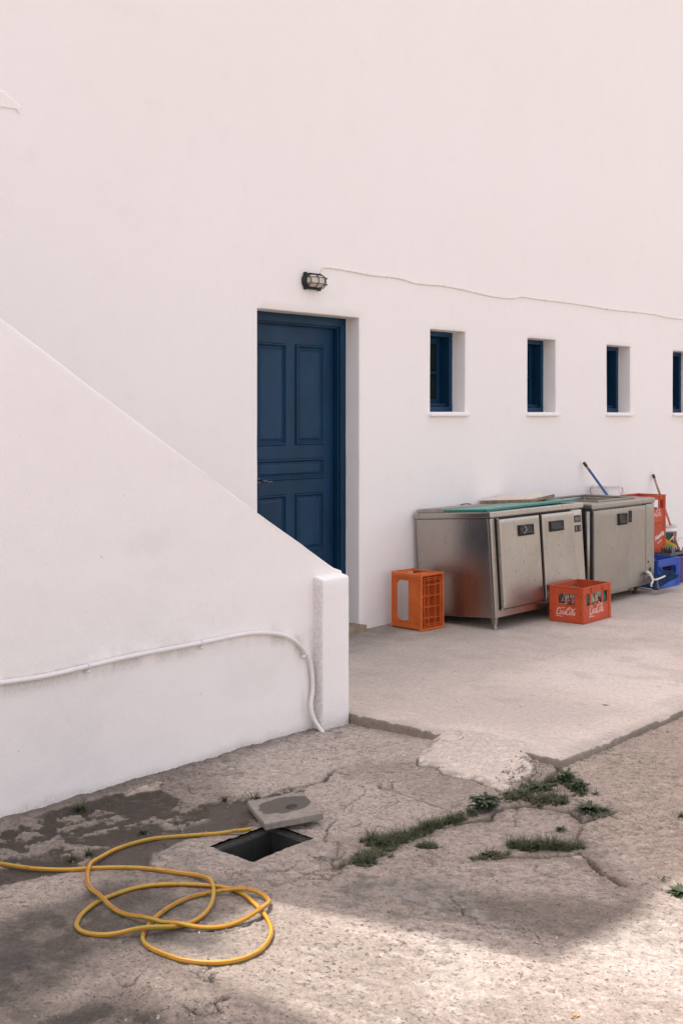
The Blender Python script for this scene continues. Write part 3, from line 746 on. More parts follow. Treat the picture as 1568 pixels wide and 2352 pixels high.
# conduit
cp = thing('conduit_pipe', 'white conduit pipe curving along the sloping wall and down beside the pillar', 'pipe', (4.6, 4.25, -.05))
def loc(bm, t): bmesh.ops.translate(bm, verts=bm.verts, vec=-t.location); return bm
P3 = [(x, 4.243-.0*i, z) for i, (x, z) in enumerate(COND)]
for k_, y_ in ((-3, 4.236), (-2, 4.222), (-1, 4.188)):
    q_ = onY(*[(714, 1620), (722, 1653), (743, 1685)][k_+3], y_); P3[k_] = (q_[0], y_, q_[1])
P3 = catmull(P3, 8)
bm = bmesh.new(); tube(bm, P3, .0112, 12); obj('pipe', loc(bm, cp), M_conduit, cp)
for a, b in ((203, 1529), (460, 1476), (703, 1502), (-20, 1570)):
    x, z = onY(a, b, 4.243); k = min(range(len(P3)), key=lambda i: (P3[i]-Vector((x, 4.243, z))).length); q = P3[k]
    t = (P3[min(k+1, len(P3)-1)]-P3[k-1]).normalized(); nn = Vector((-t.z, 0, t.x)); nn = nn if nn.z > 0 or abs(nn.z) < .3 else -nn
    bm = bmesh.new()
    tube(bm, [q+nn*.0135*math.cos(u)+Vector((0, -.0135*math.sin(u), 0)) for u in [i*math.pi/8 for i in range(9)]], .0035, 6)
    lathe(bm, [(.0, .011), (.006, .010), (.008, .004), (.008, -.012)], 10, M=Matrix.Translation(q-nn*.022+Vector((0, -.0, 0))) @ Matrix.Rotation(R(90), 4, 'X'), cap=False)
    obj('clip', loc(bm, cp), M_conduit, cp, smooth=True)
# ------------------------------------------------------------------ wall lamp and its cable
LX, LZ = 6.262, 2.552
lamp = thing('wall_lamp', 'oval bulkhead lamp with a black wire cage above the blue door', 'lamp', (LX, WY, LZ))
def stadium(L, H, n=10):
    r = H/2; out = []
    for s in (1, -1):
        for k in range(n+1):
            a = -math.pi/2+math.pi*k/n
            out.append((s*(L/2-r+r*math.cos(a)), s*r*math.sin(a)))
    return out
def loft(bm, secs, cap=True):
    rs = [[bm.verts.new((x, y, z)) for x, z in s] for s, y in secs]
    for a, b in zip(rs[:-1], rs[1:]):
        for k in range(len(a)): bm.faces.new([a[k], a[(k+1) % len(a)], b[(k+1) % len(b)], b[k]]).smooth = True
    if cap: bm.faces.new(rs[0]); bm.faces.new(rs[-1])
bm = bmesh.new(); loft(bm, [(stadium(.200, .112), .004), (stadium(.204, .116), -.008), (stadium(.198, .110), -.026), (stadium(.178, .096), -.030)])
for sx in (-1, 1):
    for sz in (-1, 1): lathe(bm, [(.013, 0), (.013, .022), (.009, .026)], 10, M=Matrix.Translation((sx*.072, -.003, sz*.050)) @ Matrix.Rotation(R(90), 4, 'X'))
obj('housing', bm, M_blackmetal, lamp)
bm = bmesh.new(); secs = []
for k in range(9):
    a = k/8*math.pi/2; f = math.cos(a)*.94+.06; secs.append((stadium(.160*(.55+.45*f), .086*(.2+.8*math.sqrt(f))), -.030-.062*math.sin(a)))
loft(bm, secs); lg = obj('glass', bm, M_lampglass, lamp)
bm = bmesh.new()
for x in (-.030, .034): tube(bm, [(x, -.028-.078*math.sin(u)**.8 if math.sin(u) > 0 else -.028, .052*math.cos(u)) for u in [i*math.pi/16 for i in range(17)]], .0032, 7)
for x in (-.088, .090): tube(bm, [(x*(1-.12*math.sin(u)), -.028-.045*math.sin(u), .045*math.cos(u)) for u in [i*math.pi/12 for i in range(13)]], .0032, 7)
for z in (-.022, .022):
    tube(bm, catmull([(-.098, -.024, z), (-.086, -.074, z), (-.05, -.102, z*1.02), (0, -.108, z*1.05), (.05, -.103, z*1.02), (.088, -.078, z), (.104, -.030, z)], 5), .003, 7)
st_ = stadium(.196, .108, 12); tube(bm, [(x, -.030, z) for x, z in st_+st_[:1]], .0042, 7, cap=False)
obj('cage', bm, M_blackmetal, lamp)
cab = thing('lamp_cable', 'thin white cable stapled along the wall from the lamp to the right', 'cable', (6.36, WY, 2.62))
CB = [(735, 630), (739, 619), (745, 615), (770, 617), (810, 624), (850, 632), (900, 637), (930, 643), (950, 650), (985, 654), (1020, 657), (1070, 667), (1120, 679), (1160, 685), (1180, 685), (1196, 682), (1240, 688), (1290, 694), (1340, 701), (1400, 711), (1450, 716), (1500, 722), (1530, 729), (1568, 734), (1620, 741), (1680, 745)]
W3 = catmull([(onY(a, b, WY-.004)[0], WY-.007, onY(a, b, WY-.004)[1]) for a, b in CB], 6)
bm = bmesh.new(); tube(bm, W3, .0046, 6); obj('wire', loc(bm, cab), M_cable, cab)
for a, b in ((742, 616), (775, 618), (842, 631), (888, 636), (928, 642), (1018, 657), (1060, 665), (1150, 684), (1196, 682), (1250, 690), (1292, 694), (1345, 702), (1392, 710), (1455, 717), (1500, 722), (1530, 729)):
    x, z = onY(a, b, WY-.004); bm = bmesh.new(); box(bm, x-.004, WY-.013, z-.006, x+.004, WY+.002, z+.006)
    lathe(bm, [(.003, 0), (.003, .004)], 6, M=Matrix.Translation((x, WY-.011, z+.009)) @ Matrix.Rotation(R(90), 4, 'X'))
    obj('staple', loc(bm, cab), M_cable, cab)
# ------------------------------------------------------------------ steel counters
def warped(bm, x0, z0, x1, z1, y, amp=.0015, seed=0, n=22, depth=.02, r=.006):
    """thin sheet-metal door with rounded edges and slight dents"""
    g = []
    ds = [0, r*.3, r]; us = ds+[r+(x1-x0-2*r)*i/n for i in range(1, n)]+[x1-x0-r, x1-x0-r*.3, x1-x0]
    vs_ = ds+[r+(z1-z0-2*r)*i/n for i in range(1, n)]+[z1-z0-r, z1-z0-r*.3, z1-z0]
    for u in us:
        row = []
        for v in vs_:
            e = min(u, x1-x0-u, v, z1-z0-v); dy = 0 if e >= r*.99 else (r*.9 if e < r*.1 else r*.25)
            wv_ = amp*(float(fbm(u, v, 2.6, 1, seed))-.5)*2*min(1, max(0, e-r)/.05)
            row.append(bm.verts.new((x0+u, y+dy+wv_, z0+v)))
        g.append(row)
    for i in range(len(us)-1):
        for j in range(len(vs_)-1): bm.faces.new([g[i][j], g[i+1][j], g[i+1][j+1], g[i][j+1]]).smooth = True
    bd = [e for e in bm.edges if e.is_boundary]
    rr = bmesh.ops.extrude_edge_only(bm, edges=bd)
    for v in [q for q in rr['geom'] if isinstance(q, bmesh.types.BMVert)]: v.co.y = y+depth
def recess_handle(name, x0, z0, x1, z1, y, parent):
    bm = bmesh.new()
    def rg(d, yy, dz=0): return [bm.verts.new(p) for p in ((x0+d, yy, z0+d), (x1-d, yy, z0+d), (x1-d, yy, z1-d), (x0+d, yy, z1-d))]
    rs = [rg(0, y+.004), rg(0, y-.010), rg(.006, y-.012), rg(.008, y-.006)]
    rs.append([bm.verts.new(p) for p in ((x0+.018, y-.001, z0+.014), (x1-.018, y-.001, z0+.014), (x1-.018, y-.001, z1-.012), (x0+.018, y-.001, z1-.012))])
    for a, b in zip(rs[:-1], rs[1:]):
        for k in range(4): bm.faces.new([a[k], a[(k+1) % 4], b[(k+1) % 4], b[k]])
    bm.faces.new(rs[-1])
    # finger bar across the lower half
    box(bm, x0+.016, y-.010, z0+.014, x1-.016, y-.004, z0+(z1-z0)*.40)
    return obj(name, bm, M_black, parent, bevel=.0015)
def foot(parent, x, y, z, h, ang=0, mat=None):
    bm = bmesh.new(); box(bm, -.02, -.02, -.055, .02, .02, .004)
    for v in bm.verts:
        if v.co.z < -.03: v.co.x *= .8; v.co.y *= .8
    lathe(bm, [(.013, -.054), (.013, -.066), (.019, -.068), (.019, -h)], 12)
    bmesh.ops.translate(bm, verts=bm.verts, vec=(x, y, z)); return obj('foot', bm, mat or M_steel2, parent, bevel=.002)
TILT = R(-3.9)
c1 = thing('steel_refrigerated_counter', 'stainless steel counter with two dark-handled doors, tilted back, nearest the blue door', 'counter', (7.43, 5.008, .092), (TILT, 0, 0))
L1, D1, H1 = 1.335, .70, .79
bm = bmesh.new(); n = 1
box(bm, .004, .022, 0, L1-.004, D1, H1-.048)
obj('body', bm, M_steel, c1, bevel=.004)
bm = bmesh.new()   # front jambs, plinth, door gap
box(bm, .002, 0, 0, .058, .021, H1-.05); box(bm, .0585, .001, .0, L1-.002, .021, .052)
obj('front_frame', bm, M_steel, c1, bevel=.003)
bm = bmesh.new(); box(bm, .0585, .012, .053, L1-.15, .0215, H1-.052); obj('door_gasket', bm, M_gasket, c1)
bm = bmesh.new()
box(bm, -.012, -.018, H1-.047, L1+.012, D1+.006, H1)
obj('worktop', bm, M_steel, c1, bevel=.010)
for k, (xa, xb) in enumerate(((.078, .628), (.672, 1.155))):
    bm = bmesh.new(); warped(bm, xa, .062, xb, H1-.062, -.034, .0022, 500+k, depth=.045)
    dr = obj('door', bm, M_steel, c1)
    hx = (.330, .530) if k == 0 else (.775, .975)
    recess_handle('handle', hx[0], .585, hx[1]-.005, .668, -.037, dr)
    if k == 0:
        bm = bmesh.new(); random.seed(5)
        for q in range(1):
            x0_ = .39
            tube(bm, catmull([(x0_, -.046, .66), (x0_+.03, -.048, .63), (x0_-.01+.03*q, -.047, .60)], 4), .0014, 5)
        obj('tape_scrap', bm, M_white, dr)
bm = bmesh.new(); warped(bm, 1.158, .052, L1-.004, H1-.055, -.004, .001, 507, 8, .024); pn = obj('control_panel', bm, M_steel, c1)
def device(parent, x0, z0, x1, z1, y, mat, name='display'):
    bm = bmesh.new(); box(bm, x0, y-.006, z0, x1, y+.001, z1); return obj(name, bm, mat, parent, bevel=.0025)
dv = device(pn, 1.185, .630, 1.300, .688, -.005, M_black, 'thermostat')
bm = bmesh.new(); box(bm, 1.205, -.013, .644, 1.28, -.0112, .672); obj('thermostat_screen', bm, simple('grey_screen', (.10, .105, .10), .3), dv)
for i_ in range(2):
    s_ = device(pn, 1.190+.058*i_, .552, 1.240+.058*i_, .606, -.005, M_black, 'rocker_switch')
    bm = bmesh.new(); box(bm, 1.203+.058*i_, -.0145, .562, 1.227+.058*i_, -.0112, .596)
    obj('switch_key', bm, simple('green_key', (.10, .16, .12), .4) if i_ == 0 else simple('red_key', (.30, .07, .04), .4), s_, bevel=.002)
for x, y in ((.06, .05), (L1-.06, .05)): foot(c1, x, y, 0, .0945)
for x, y in ((.06, D1-.06), (L1-.06, D1-.06)):
    foot(c1, x, y, 0, .050)
for zh in (.057, H1-.058):
    bm = bmesh.new(); tube(bm, [(.068, -.008, zh), (.085, -.02, zh-.001)], .006, 8); obj('hinge', bm, M_steel2, c1)
TM = Matrix.Translation((7.43, 5.008, .092)) @ Matrix.Rotation(TILT, 4, 'X')
def on_top(name, label, cat, x, y, dz=0, rot=(0, 0, 0)):
    p = TM @ Vector((x, y, H1+dz)); return thing(name, label, cat, p, (TILT+rot[0], rot[1], rot[2]))
t = on_top('cutting_board', 'long teal plastic cutting board along the front edge of the counter', 'cutting board', 0, 0)
bm = bmesh.new(); box(bm, .015, .03, .002, 1.325, .43, .019)
for v in bm.verts:
    if v.co.x > 1: v.co.z += .010
obj('board', bm, M_teal, t, bevel=.003)
bm = bmesh.new(); box(bm, .019, .034, .0192, 1.321, .426, .0202)
for v in bm.verts:
    if v.co.x > 1: v.co.z += .010
obj('board_face', bm, simple('sky_sheen_worn_board_top', (.13, .27, .23), .5, 0, .25, 0, 7), t)  # worn top, paled further to stand for the sky's sheen
t = on_top('metal_tray', 'worn grey shallow tray lying upside down at the back of the counter', 'tray', 0, 0)
bm = bmesh.new(); box(bm, .015, .445, .001, .72, .695, .026); box(bm, .022, .452, .026, .713, .688, .029); obj('tray', bm, M_greyboard, t, bevel=.004)
bm = bmesh.new(); tube(bm, catmull([(.58, .68, .030), (.61, .675, .036), (.66, .67, .037), (.70, .66, .032)], 5), .004, 7); obj('tray_handle', bm, M_black, t)
slab = thing('wooden_board', 'thick pale board stained brown, propped across the teal cutting board', 'board', tuple(TM @ Vector((.89, .20, H1+.024))), (TILT, R(-4.2), 0))
bm = bmesh.new(); box(bm, 0, 0, 0.0, .37, .50, .024); o = obj('board', bm, M_woodedge, slab, bevel=.003)
bm = bmesh.new(); box(bm, .002, .002, .0245, .368, .498, .030); obj('board_face', bm, M_wood, slab, bevel=.002)
bm = bmesh.new(); box(bm, .30, .06, -.032, .34, .44, -.003); obj('batten', bm, M_woodedge, slab)
# second counter
c2 = thing('steel_sink_counter', 'dull stainless steel counter with a drip basin, further along the wall', 'counter', (8.885, 5.03, 0))
L2, D2, Z0, Z1 = 1.125, .70, .09, .858
bm = bmesh.new(); box(bm, .012, .022, Z0, L2-.008, D2-.005, Z1-.05); obj('body', bm, M_steel2, c2, bevel=.004)
bm = bmesh.new()   # worktop with basin
bx = [0, .235, .855, L2]; by = [-.012, .075, .56, D2]
top = bmesh.new()
lat = frame((1, 0, 0), (0, 0, 1), (0, 1, 0), (0, 0, 0))
lattice(top, bx, by, lambda i, j: not (i == 1 and j == 1), Z1-.048, Z1, lat)
obj('worktop', top, M_steel2, c2, bevel=.012)
bm = bmesh.new()
lattice(bm, [.215, .233, .857, .872], [.060, .073, .562, .578], lambda i, j: not (i == 1 and j == 1), Z1+.001, Z1+.016, lat)
box(bm, .2355, .0755, Z1-.046, .8545, .5595, Z1-.036)
obj('basin', bm, M_steel2, c2, bevel=.003)
bm = bmesh.new(); lathe(bm, [(.009, 0), (.009, .0015)], 8); dh = obj('drain_hole', bm, M_gasket, c2); dh.location = (.30, .16, Z1-.0362)
for i_ in range(9):
    for j_ in range(5):
        if i_ or j_: q = copy_tree(dh, c2); q.location = (.30+.06*i_, .16+.08*j_, Z1-.0362)
bm = bmesh.new(); warped(bm, .012, Z0-.015, .60, Z1-.058, -.022, .0012, 520, 14, .04); d2 = obj('door', bm, M_steel2, c2)
recess_handle('handle', .415, .655, .560, .755, -.025, d2)
bm = bmesh.new(); warped(bm, .604, Z0-.005, .955, Z1-.058, -.004, .0012, 521, 14, .025); d3 = obj('side_door', bm, M_steel2, c2)
recess_handle('handle', .612, .665, .672, .768, -.007, d3)
bm = bmesh.new(); warped(bm, .966, Z0-.0, L2-.006, Z1-.052, -.004, .0008, 522, 8, .025); p3 = obj('end_panel', bm, M_steel2, c2)
bm = bmesh.new(); lathe(bm, [(.012, 0), (.012, .002)], 12, M=Matrix.Translation((1.0, -.0045, .285)) @ Matrix.Rotation(R(90), 4, 'X')); obj('screw_hole', bm, M_gasket, p3); bm = bmesh.new(); lathe(bm, [(.02, 0), (.02, .002)], 14, M=Matrix.Translation((1.035, -.0045, .215)) @ Matrix.Rotation(R(90), 4, 'X')); obj('cable_hole', bm, M_gasket, p3)
bm = bmesh.new(); box(bm, .002, -.004, Z0, .010, .30, Z1-.052); obj('corner_post', bm, M_gasket, c2)
bm = bmesh.new(); tube(bm, [(-.028, .02, Z0), (-.028, .02, Z1-.06)], .018, 12); obj('edge_tube', bm, M_steel2, c2)
rust = simple('rusty_foot', (.11, .07, .045), .8, .2, .3)
for x, y in ((.10, .08), (L2-.20, .08), (.10, D2-.1), (L2-.1, D2-.1)):
    bm = bmesh.new(); lathe(bm, [(.028, .0), (.028, -.035), (.015, -.038), (.015, -.060), (.03, -.064), (.03, -.09)], 12, (x, y, Z0)); obj('foot', bm, rust, c2)
# cable dangling from its end panel
t = thing('power_cable', 'white power cable hanging out of the steel counter near the floor', 'cable', (9.92, 5.02, .2))
z3 = lambda x, y, Y: (onY((2360+x*.22962)/1.6327, (1720+y*.22962)/1.6327, Y))
def z3p(x, y, Y): a, b = z3(x, y, Y); return (a, Y, b)
bm = bmesh.new()
tube(bm, catmull([z3p(262, 1862, 5.03), z3p(285, 1855, 4.99), z3p(320, 1868, 4.98), z3p(350, 1920, 4.97), z3p(372, 1975, 4.96)], 6), .012, 8)
tube(bm, catmull([z3p(270, 1885, 5.03), z3p(300, 1892, 4.99), z3p(340, 1910, 4.96)], 6), .006, 8)
tube(bm, catmull([z3p(372, 1975, 4.96), z3p(430, 1975, 4.93), z3p(500, 1950, 4.92), z3p(570, 1918, 4.92)], 6), .008, 8)
tube(bm, catmull([z3p(372, 1975, 4.96), z3p(372, 2010, 4.955), z3p(350, 2045, 4.96), z3p(352, 2090, 4.96)], 6), .009, 8)
obj('cable', loc(bm, t), M_white, t)
# ------------------------------------------------------------------ crates
STROKES = [  # flowing script, unit box about 1 wide
    ([(.195, .225), (.215, .275), (.185, .325), (.125, .31), (.07, .24), (.045, .15), (.055, .07), (.105, .035), (.165, .065), (.20, .12)], .018),
    ([(.048, .09), (.015, .0), (.035, -.055), (.10, -.03), (.19, -.025), (.27, -.055), (.36, -.035)], .012),
    ([(.265, .20), (.225, .18), (.20, .12), (.21, .06), (.245, .055), (.275, .11), (.28, .175), (.255, .20)], .012),
    ([(.37, .175), (.355, .20), (.32, .165), (.305, .10), (.32, .055), (.355, .065), (.39, .11)], .012),
    ([(.46, .19), (.42, .19), (.39, .12), (.40, .06), (.43, .06), (.455, .12), (.475, .20), (.465, .11), (.475, .06), (.50, .08)], .012),
    ([(.487, .125), (.515, .13)], .010),
    ([(.655, .225), (.675, .275), (.65, .325), (.60, .31), (.555, .24), (.53, .15), (.54, .07), (.585, .035), (.635, .065), (.67, .12)], .018),
    ([(.61, .33), (.66, .385), (.73, .36), (.80, .30), (.87, .28), (.93, .31), (1.0, .38)], .014),
    ([(.745, .20), (.71, .18), (.685, .12), (.695, .06), (.73, .055), (.76, .11), (.765, .175), (.74, .20)], .012),
    ([(.79, .09), (.835, .20), (.86, .29), (.845, .32), (.82, .26), (.805, .15), (.81, .065), (.84, .06), (.865, .10)], .012),
    ([(.935, .19), (.90, .19), (.87, .12), (.88, .06), (.91, .06), (.935, .12), (.955, .20), (.945, .11), (.955, .06), (.985, .08)], .012),
    ([(.25, .335), (.33, .345), (.40, .35), (.47, .35)], .010)]
def script(bm, M, w_):
    for pts, th in STROKES:
        P = catmull([(x, y, 0) for x, y in pts], 5); pr = None
        for i, p in enumerate(P):
            t_ = (P[min(i+1, len(P)-1)]-P[max(i-1, 0)]).normalized(); n_ = Vector((-t_.y, t_.x, 0))
            e = min(i, len(P)-1-i)/max(1, len(P)-1)*2; h_ = (th*(.60+.38*min(1, e*2)) if th < .013 else th*(.35+.65*min(1, e*2)))*.82
            cur = [bm.verts.new(M @ Vector(((p.x+s*n_.x*h_)*w_, 0, (p.y+s*n_.y*h_)*w_))) for s in (1, -1)]
            if pr: bm.faces.new([pr[0], pr[1], cur[1], cur[0]])
            pr = cur
def text_obj(name, s, size, mat, parent, M, shear=.0, ext=.0004, bold=.0):
    cu = bpy.data.curves.new(name, 'FONT'); cu.body = s; cu.size = size; cu.shear = shear; cu.extrude = ext; cu.offset = bold; cu.resolution_u = 3
    tmp = bpy.data.objects.new('tmp', cu); C.objects.link(tmp); dg = bpy.context.evaluated_depsgraph_get()
    me = bpy.data.meshes.new_from_object(tmp.evaluated_get(dg)); bpy.data.objects.remove(tmp)
    me.transform(M); me.materials.clear(); me.name = name
    return obj(name, me, mat, parent)
UP = frame((1, 0, 0), (0, 0, 1), (0, -1, 0), (0, 0, 0))       # text plane to an upright face that looks to -y
def crate_body(L, Wd, H, side, end, t=.006, rim=.012):
    """side/end: (zcuts, xcuts fractions, open-cell test) for the long and the short faces"""
    bm = bmesh.new()
    for s, (y, sg) in enumerate(((0, 1), (Wd, -1))):
        xs_ = [f*L for f in side[1]]; M = frame((1, 0, 0), (0, sg, 0), (0, 0, 1), (0, y, 0))
        lattice(bm, xs_, side[0], side[2], .004, .004+t, M)
    for s, (x, sg) in enumerate(((0, 1), (L, -1))):
        ys_ = [f*(Wd-.03)+.015 for f in end[1]]; M = frame((0, 1, 0), (sg, 0, 0), (0, 0, 1), (x, 0, 0))
        lattice(bm, ys_, end[0], end[2], .004, .004+t, M)
    return bm
def ribs(bm, L, Wd, H, zs_, side_x, end_y, p=.007, hrail=None):
    def sx(x0, z0, x1, z1, pr=0):
        box(bm, x0, pr, z0, x1, .0045, z1); box(bm, x0, Wd-.0045, z0, x1, Wd-pr, z1)
    def ey(y0, z0, y1, z1, pr=0):
        box(bm, pr, y0, z0, .0045, y1, z1); box(bm, L-.0045, y0, z0, L-pr, y1, z1)
    return sx, ey
def posts(bm, L, Wd, H, a=.038, b=.0, z1=None):
    """rounded corner posts"""
    for (cx, cy, sx, sy) in ((0, 0, 1, 1), (L, 0, -1, 1), (0, Wd, 1, -1), (L, Wd, -1, -1)):
        r = .010; arc = [(r-r*math.sin(u), r-r*math.cos(u)) for u in [i*math.pi/8 for i in range(5)]]
        out = [(a, -.001)]+[(x-.001, y-.001) for x, y in arc]+[(-.001, a), (.009, a), (.009, .009), (a, .009)]
        lo = [bm.verts.new((cx+sx*x, cy+sy*y, .001)) for x, y in out]; hi = [bm.verts.new((cx+sx*x, cy+sy*y, (z1 or H)-.001)) for x, y in out]
        for k in range(len(out)): bm.faces.new([lo[k], lo[(k+1) % len(out)], hi[(k+1) % len(out)], hi[k]])
        bm.faces.new(lo); bm.faces.new(hi)
def rimring(bm, L, Wd, z0, z1, w_=.010, e=.003):
    lattice(bm, [-e, w_, L-w_, L+e], [-e, w_, Wd-w_, Wd+e], lambda i, j: not (i == 1 and j == 1), z0, z1, frame((1, 0, 0), (0, 0, 1), (0, 1, 0), (0, 0, 0)))
def soda_crate(name, label, loc_, yaw, group=None, L=.45, Wd=.30, H=.272, mat=None, logo=True, plain=False):
    mat = mat or M_red
    t = thing(name, label, 'crate', loc_, (0, 0, yaw), group)
    zs_ = [.006, .132, .222, H-.006]
    if plain:
        side = ([.006, H-.006], [.0, 1], lambda i, j: True); end = side
    else:
        side = (zs_, [0.02, .17, .26, .315, .66, .72, .80, .98], lambda i, j: j != 1 or i in (0, 2, 4, 6))
        end = (zs_, [0, .24, .76, 1], lambda i, j: j != 1 or i in (0, 2))
        side = (zs_, [0.02, .115, .245, .30, .66, .715, .87, .98], lambda i, j: j != 1 or i in (0, 2, 4, 6))
    bm = crate_body(L, Wd, H, side, end); posts(bm, L, Wd, H)
    rimring(bm, L, Wd, H-.005, H+.003, .012); rimring(bm, L, Wd, .0, .006, .010, .001)
    sx, ey = ribs(bm, L, Wd, H, None, None, None)
    if not plain:
        for z in (.129, .222): sx(.039, z, L-.039, z+.005); ey(.039, z, Wd-.039, z+.005)
        for x in (.25, .30, .66, .715): sx(L*x-.002, .2275, L*x+.002, H-.0055)
        # post holes
        for z in (.075, .20):
            for x in (.022, L-.022):
                pass
    body = obj('body', bm, mat, t, bevel=.0012)
    bm = bmesh.new()
    n1_, n2_ = 6, 4
    for i in range(1, n1_): xx = .014+(L-.028)*i/n1_; box(bm, xx-.0015, .012, .004, xx+.0015, Wd-.012, .12)
    for j in range(1, n2_): yy = .014+(Wd-.028)*j/n2_; box(bm, .012, yy-.0014, .0045, L-.012, yy+.0014, .1195)
    box(bm, .011, .011, .0015, L-.011, Wd-.011, .004)
    obj('divider', bm, mat, t)
    if not plain:
        ms = [Matrix.Translation((x, -.0014, z)) @ Matrix.Rotation(R(90), 4, 'X') for z in (.075, .205) for x in (.024, L-.024)]
        ms += [Matrix.Translation((-.0014, y, z)) @ Matrix.Rotation(R(-90), 4, 'Y') for z in (.075, .205) for y in (.024, Wd-.024)]
        for q in ms:
            bm = bmesh.new(); lathe(bm, [(.0055, 0), (.0055, .0006)], 10, M=q); obj('rivet_hole', bm, M_gasket, t)
    if logo:
        bm = bmesh.new()
        script(bm, Matrix.Translation((L*.215, .0035, .052)), .235); obj('logo', bm, M_logo, t, fix=False); bm = bmesh.new()
        script(bm, frame((0, -1, 0), (1, 0, 0), (0, 0, 1), (.0035, Wd*.80, .050)), .17)
        obj('logo', bm, M_logo, t, fix=False)
    return t
cr2 = soda_crate('bottle_crate', 'open red crate with white script lettering holding glass bottles, in front of the counters', (8.088, 4.647, .004), R(1.5))
# bottles standing in it
def bottle(name, label, x, y, mat, liquid=None, group='bottles in the red crate', h=.235, z=.010, tilt=(0, 0)):
    t = thing(name, label, 'bottle', (x, y, z), (tilt[0], tilt[1], 0), group)
    s = h/.235
    outer = [(.0, 0), (.027, .001), (.030, .008), (.030, .06), (.027, .085), (.029, .12), (.024, .155), (.0155, .185), (.013, .205), (.0135, .222), (.0155, .224), (.0155, .231), (.013, .235)]
    inner = [(.0105, .2345), (.0105, .20), (.0125, .185), (.021, .155), (.026, .12), (.024, .085), (.027, .06), (.027, .012), (.0, .008)]
    bm = bmesh.new(); lathe(bm, [(r*s if r else .0004, zz*s) for r, zz in outer+inner], 20, cap=True)
    obj('glass', bm, mat, t, smooth=True)
    bm = bmesh.new(); lathe(bm, [(.0275*s, .066*s), (.0283*s, .068*s), (.0300*s, .112*s), (.0293*s, .114*s)], 20, cap=False)
    obj('label_band', bm, M_white if liquid is None else simple('yellow_label', (.7, .42, .03), .5), t, smooth=True)
    if liquid:
        bm = bmesh.new(); lathe(bm, [(.0262*s, .013*s), (.0262*s, .06*s), (.0232*s, .085*s), (.0252*s, .12*s), (.0202*s, .155*s), (.0120*s, .186*s)], 18)
        obj('juice', bm, liquid, t, smooth=True)
    return t
cell = lambda i, j: (8.088+.014+.422*(i+.5)/6, 4.649+.014+.272*(j+.5)/4)
LB = [(0, 1, M_clear, None, 'clear empty bottle at the left end of the red crate'), (0, 2, M_clear, None, 'clear empty bottle behind the left end of the red crate'),
      (0, 0, M_greenglass, None, 'green glass bottle by the near left corner of the red crate'), (1, 3, M_clear, None, 'clear bottle whose neck sticks up at the back of the red crate'),
      (2, 0, M_clear, M_juice, 'bottle of yellow juice seen through the middle opening of the red crate'), (3, 0, M_clear, M_juice, 'bottle of yellow juice on the right side of the middle opening'),
      (5, 0, M_greenglass, None, 'green glass bottle at the right end of the red crate'), (1, 0, M_greenglass, None, 'green glass bottle left of the yellow juice in the red crate'),
      (4, 3, M_clear, None, 'clear bottle at the far right of the red crate'), (1, 1, M_clear, None, 'clear bottle between the green bottles and the back of the red crate')]
for i, j, mt, lq, lb in LB:
    x, y = cell(i, j); bottle('bottle', lb, x, y, mt, lq, h=.235 if j < 3 else .245, tilt=(R(random.uniform(-2, 2)), R(random.uniform(-2, 2))))
# crates stacked beside the far counter
SG = 'red crates stacked by the far counter'
st0 = soda_crate('bottle_crate', 'red crate at the bottom of the three-high stack, mostly hidden by the blue crate', (10.52, 5.372, .004), 0, SG, L=.42, Wd=.30, H=.272, plain=True, logo=False)
st1 = soda_crate('bottle_crate', 'plain-sided red crate with slanted white lettering, middle of the stack', (10.52, 5.372, .281), 0, SG, L=.42, Wd=.30, H=.272, plain=True, logo=False)
M = Matrix.Translation((.20, .0032, .10)) @ Matrix.Rotation(R(-18), 4, 'Y') @ UP
text_obj('lettering', 'Henninger', .060, M_logo, st1, M, .25, .0004, .0022)
M = Matrix.Translation((.245, .0032, .068)) @ Matrix.Rotation(R(-18), 4, 'Y') @ UP
text_obj('small_print', 'BRAUEREI', .020, M_logo, st1, M, .2, .0003, .0004)
st2 = soda_crate('bottle_crate', 'red crate with white script lettering on top of the stack', (10.52, 5.372, .558), 0, SG, L=.42, Wd=.30, H=.262)
bk = soda_crate('bottle_crate', 'red crate standing on the floor behind the far counter under the bucket', (10.44, 5.39, .004), R(90), 'red crates hidden behind the counter', L=.385, Wd=.29, plain=True, logo=False)
b2_ = copy_tree(bk); b2_.location.z = .281; b2_['label'] = 'upper red crate behind the far counter directly under the clear bucket'
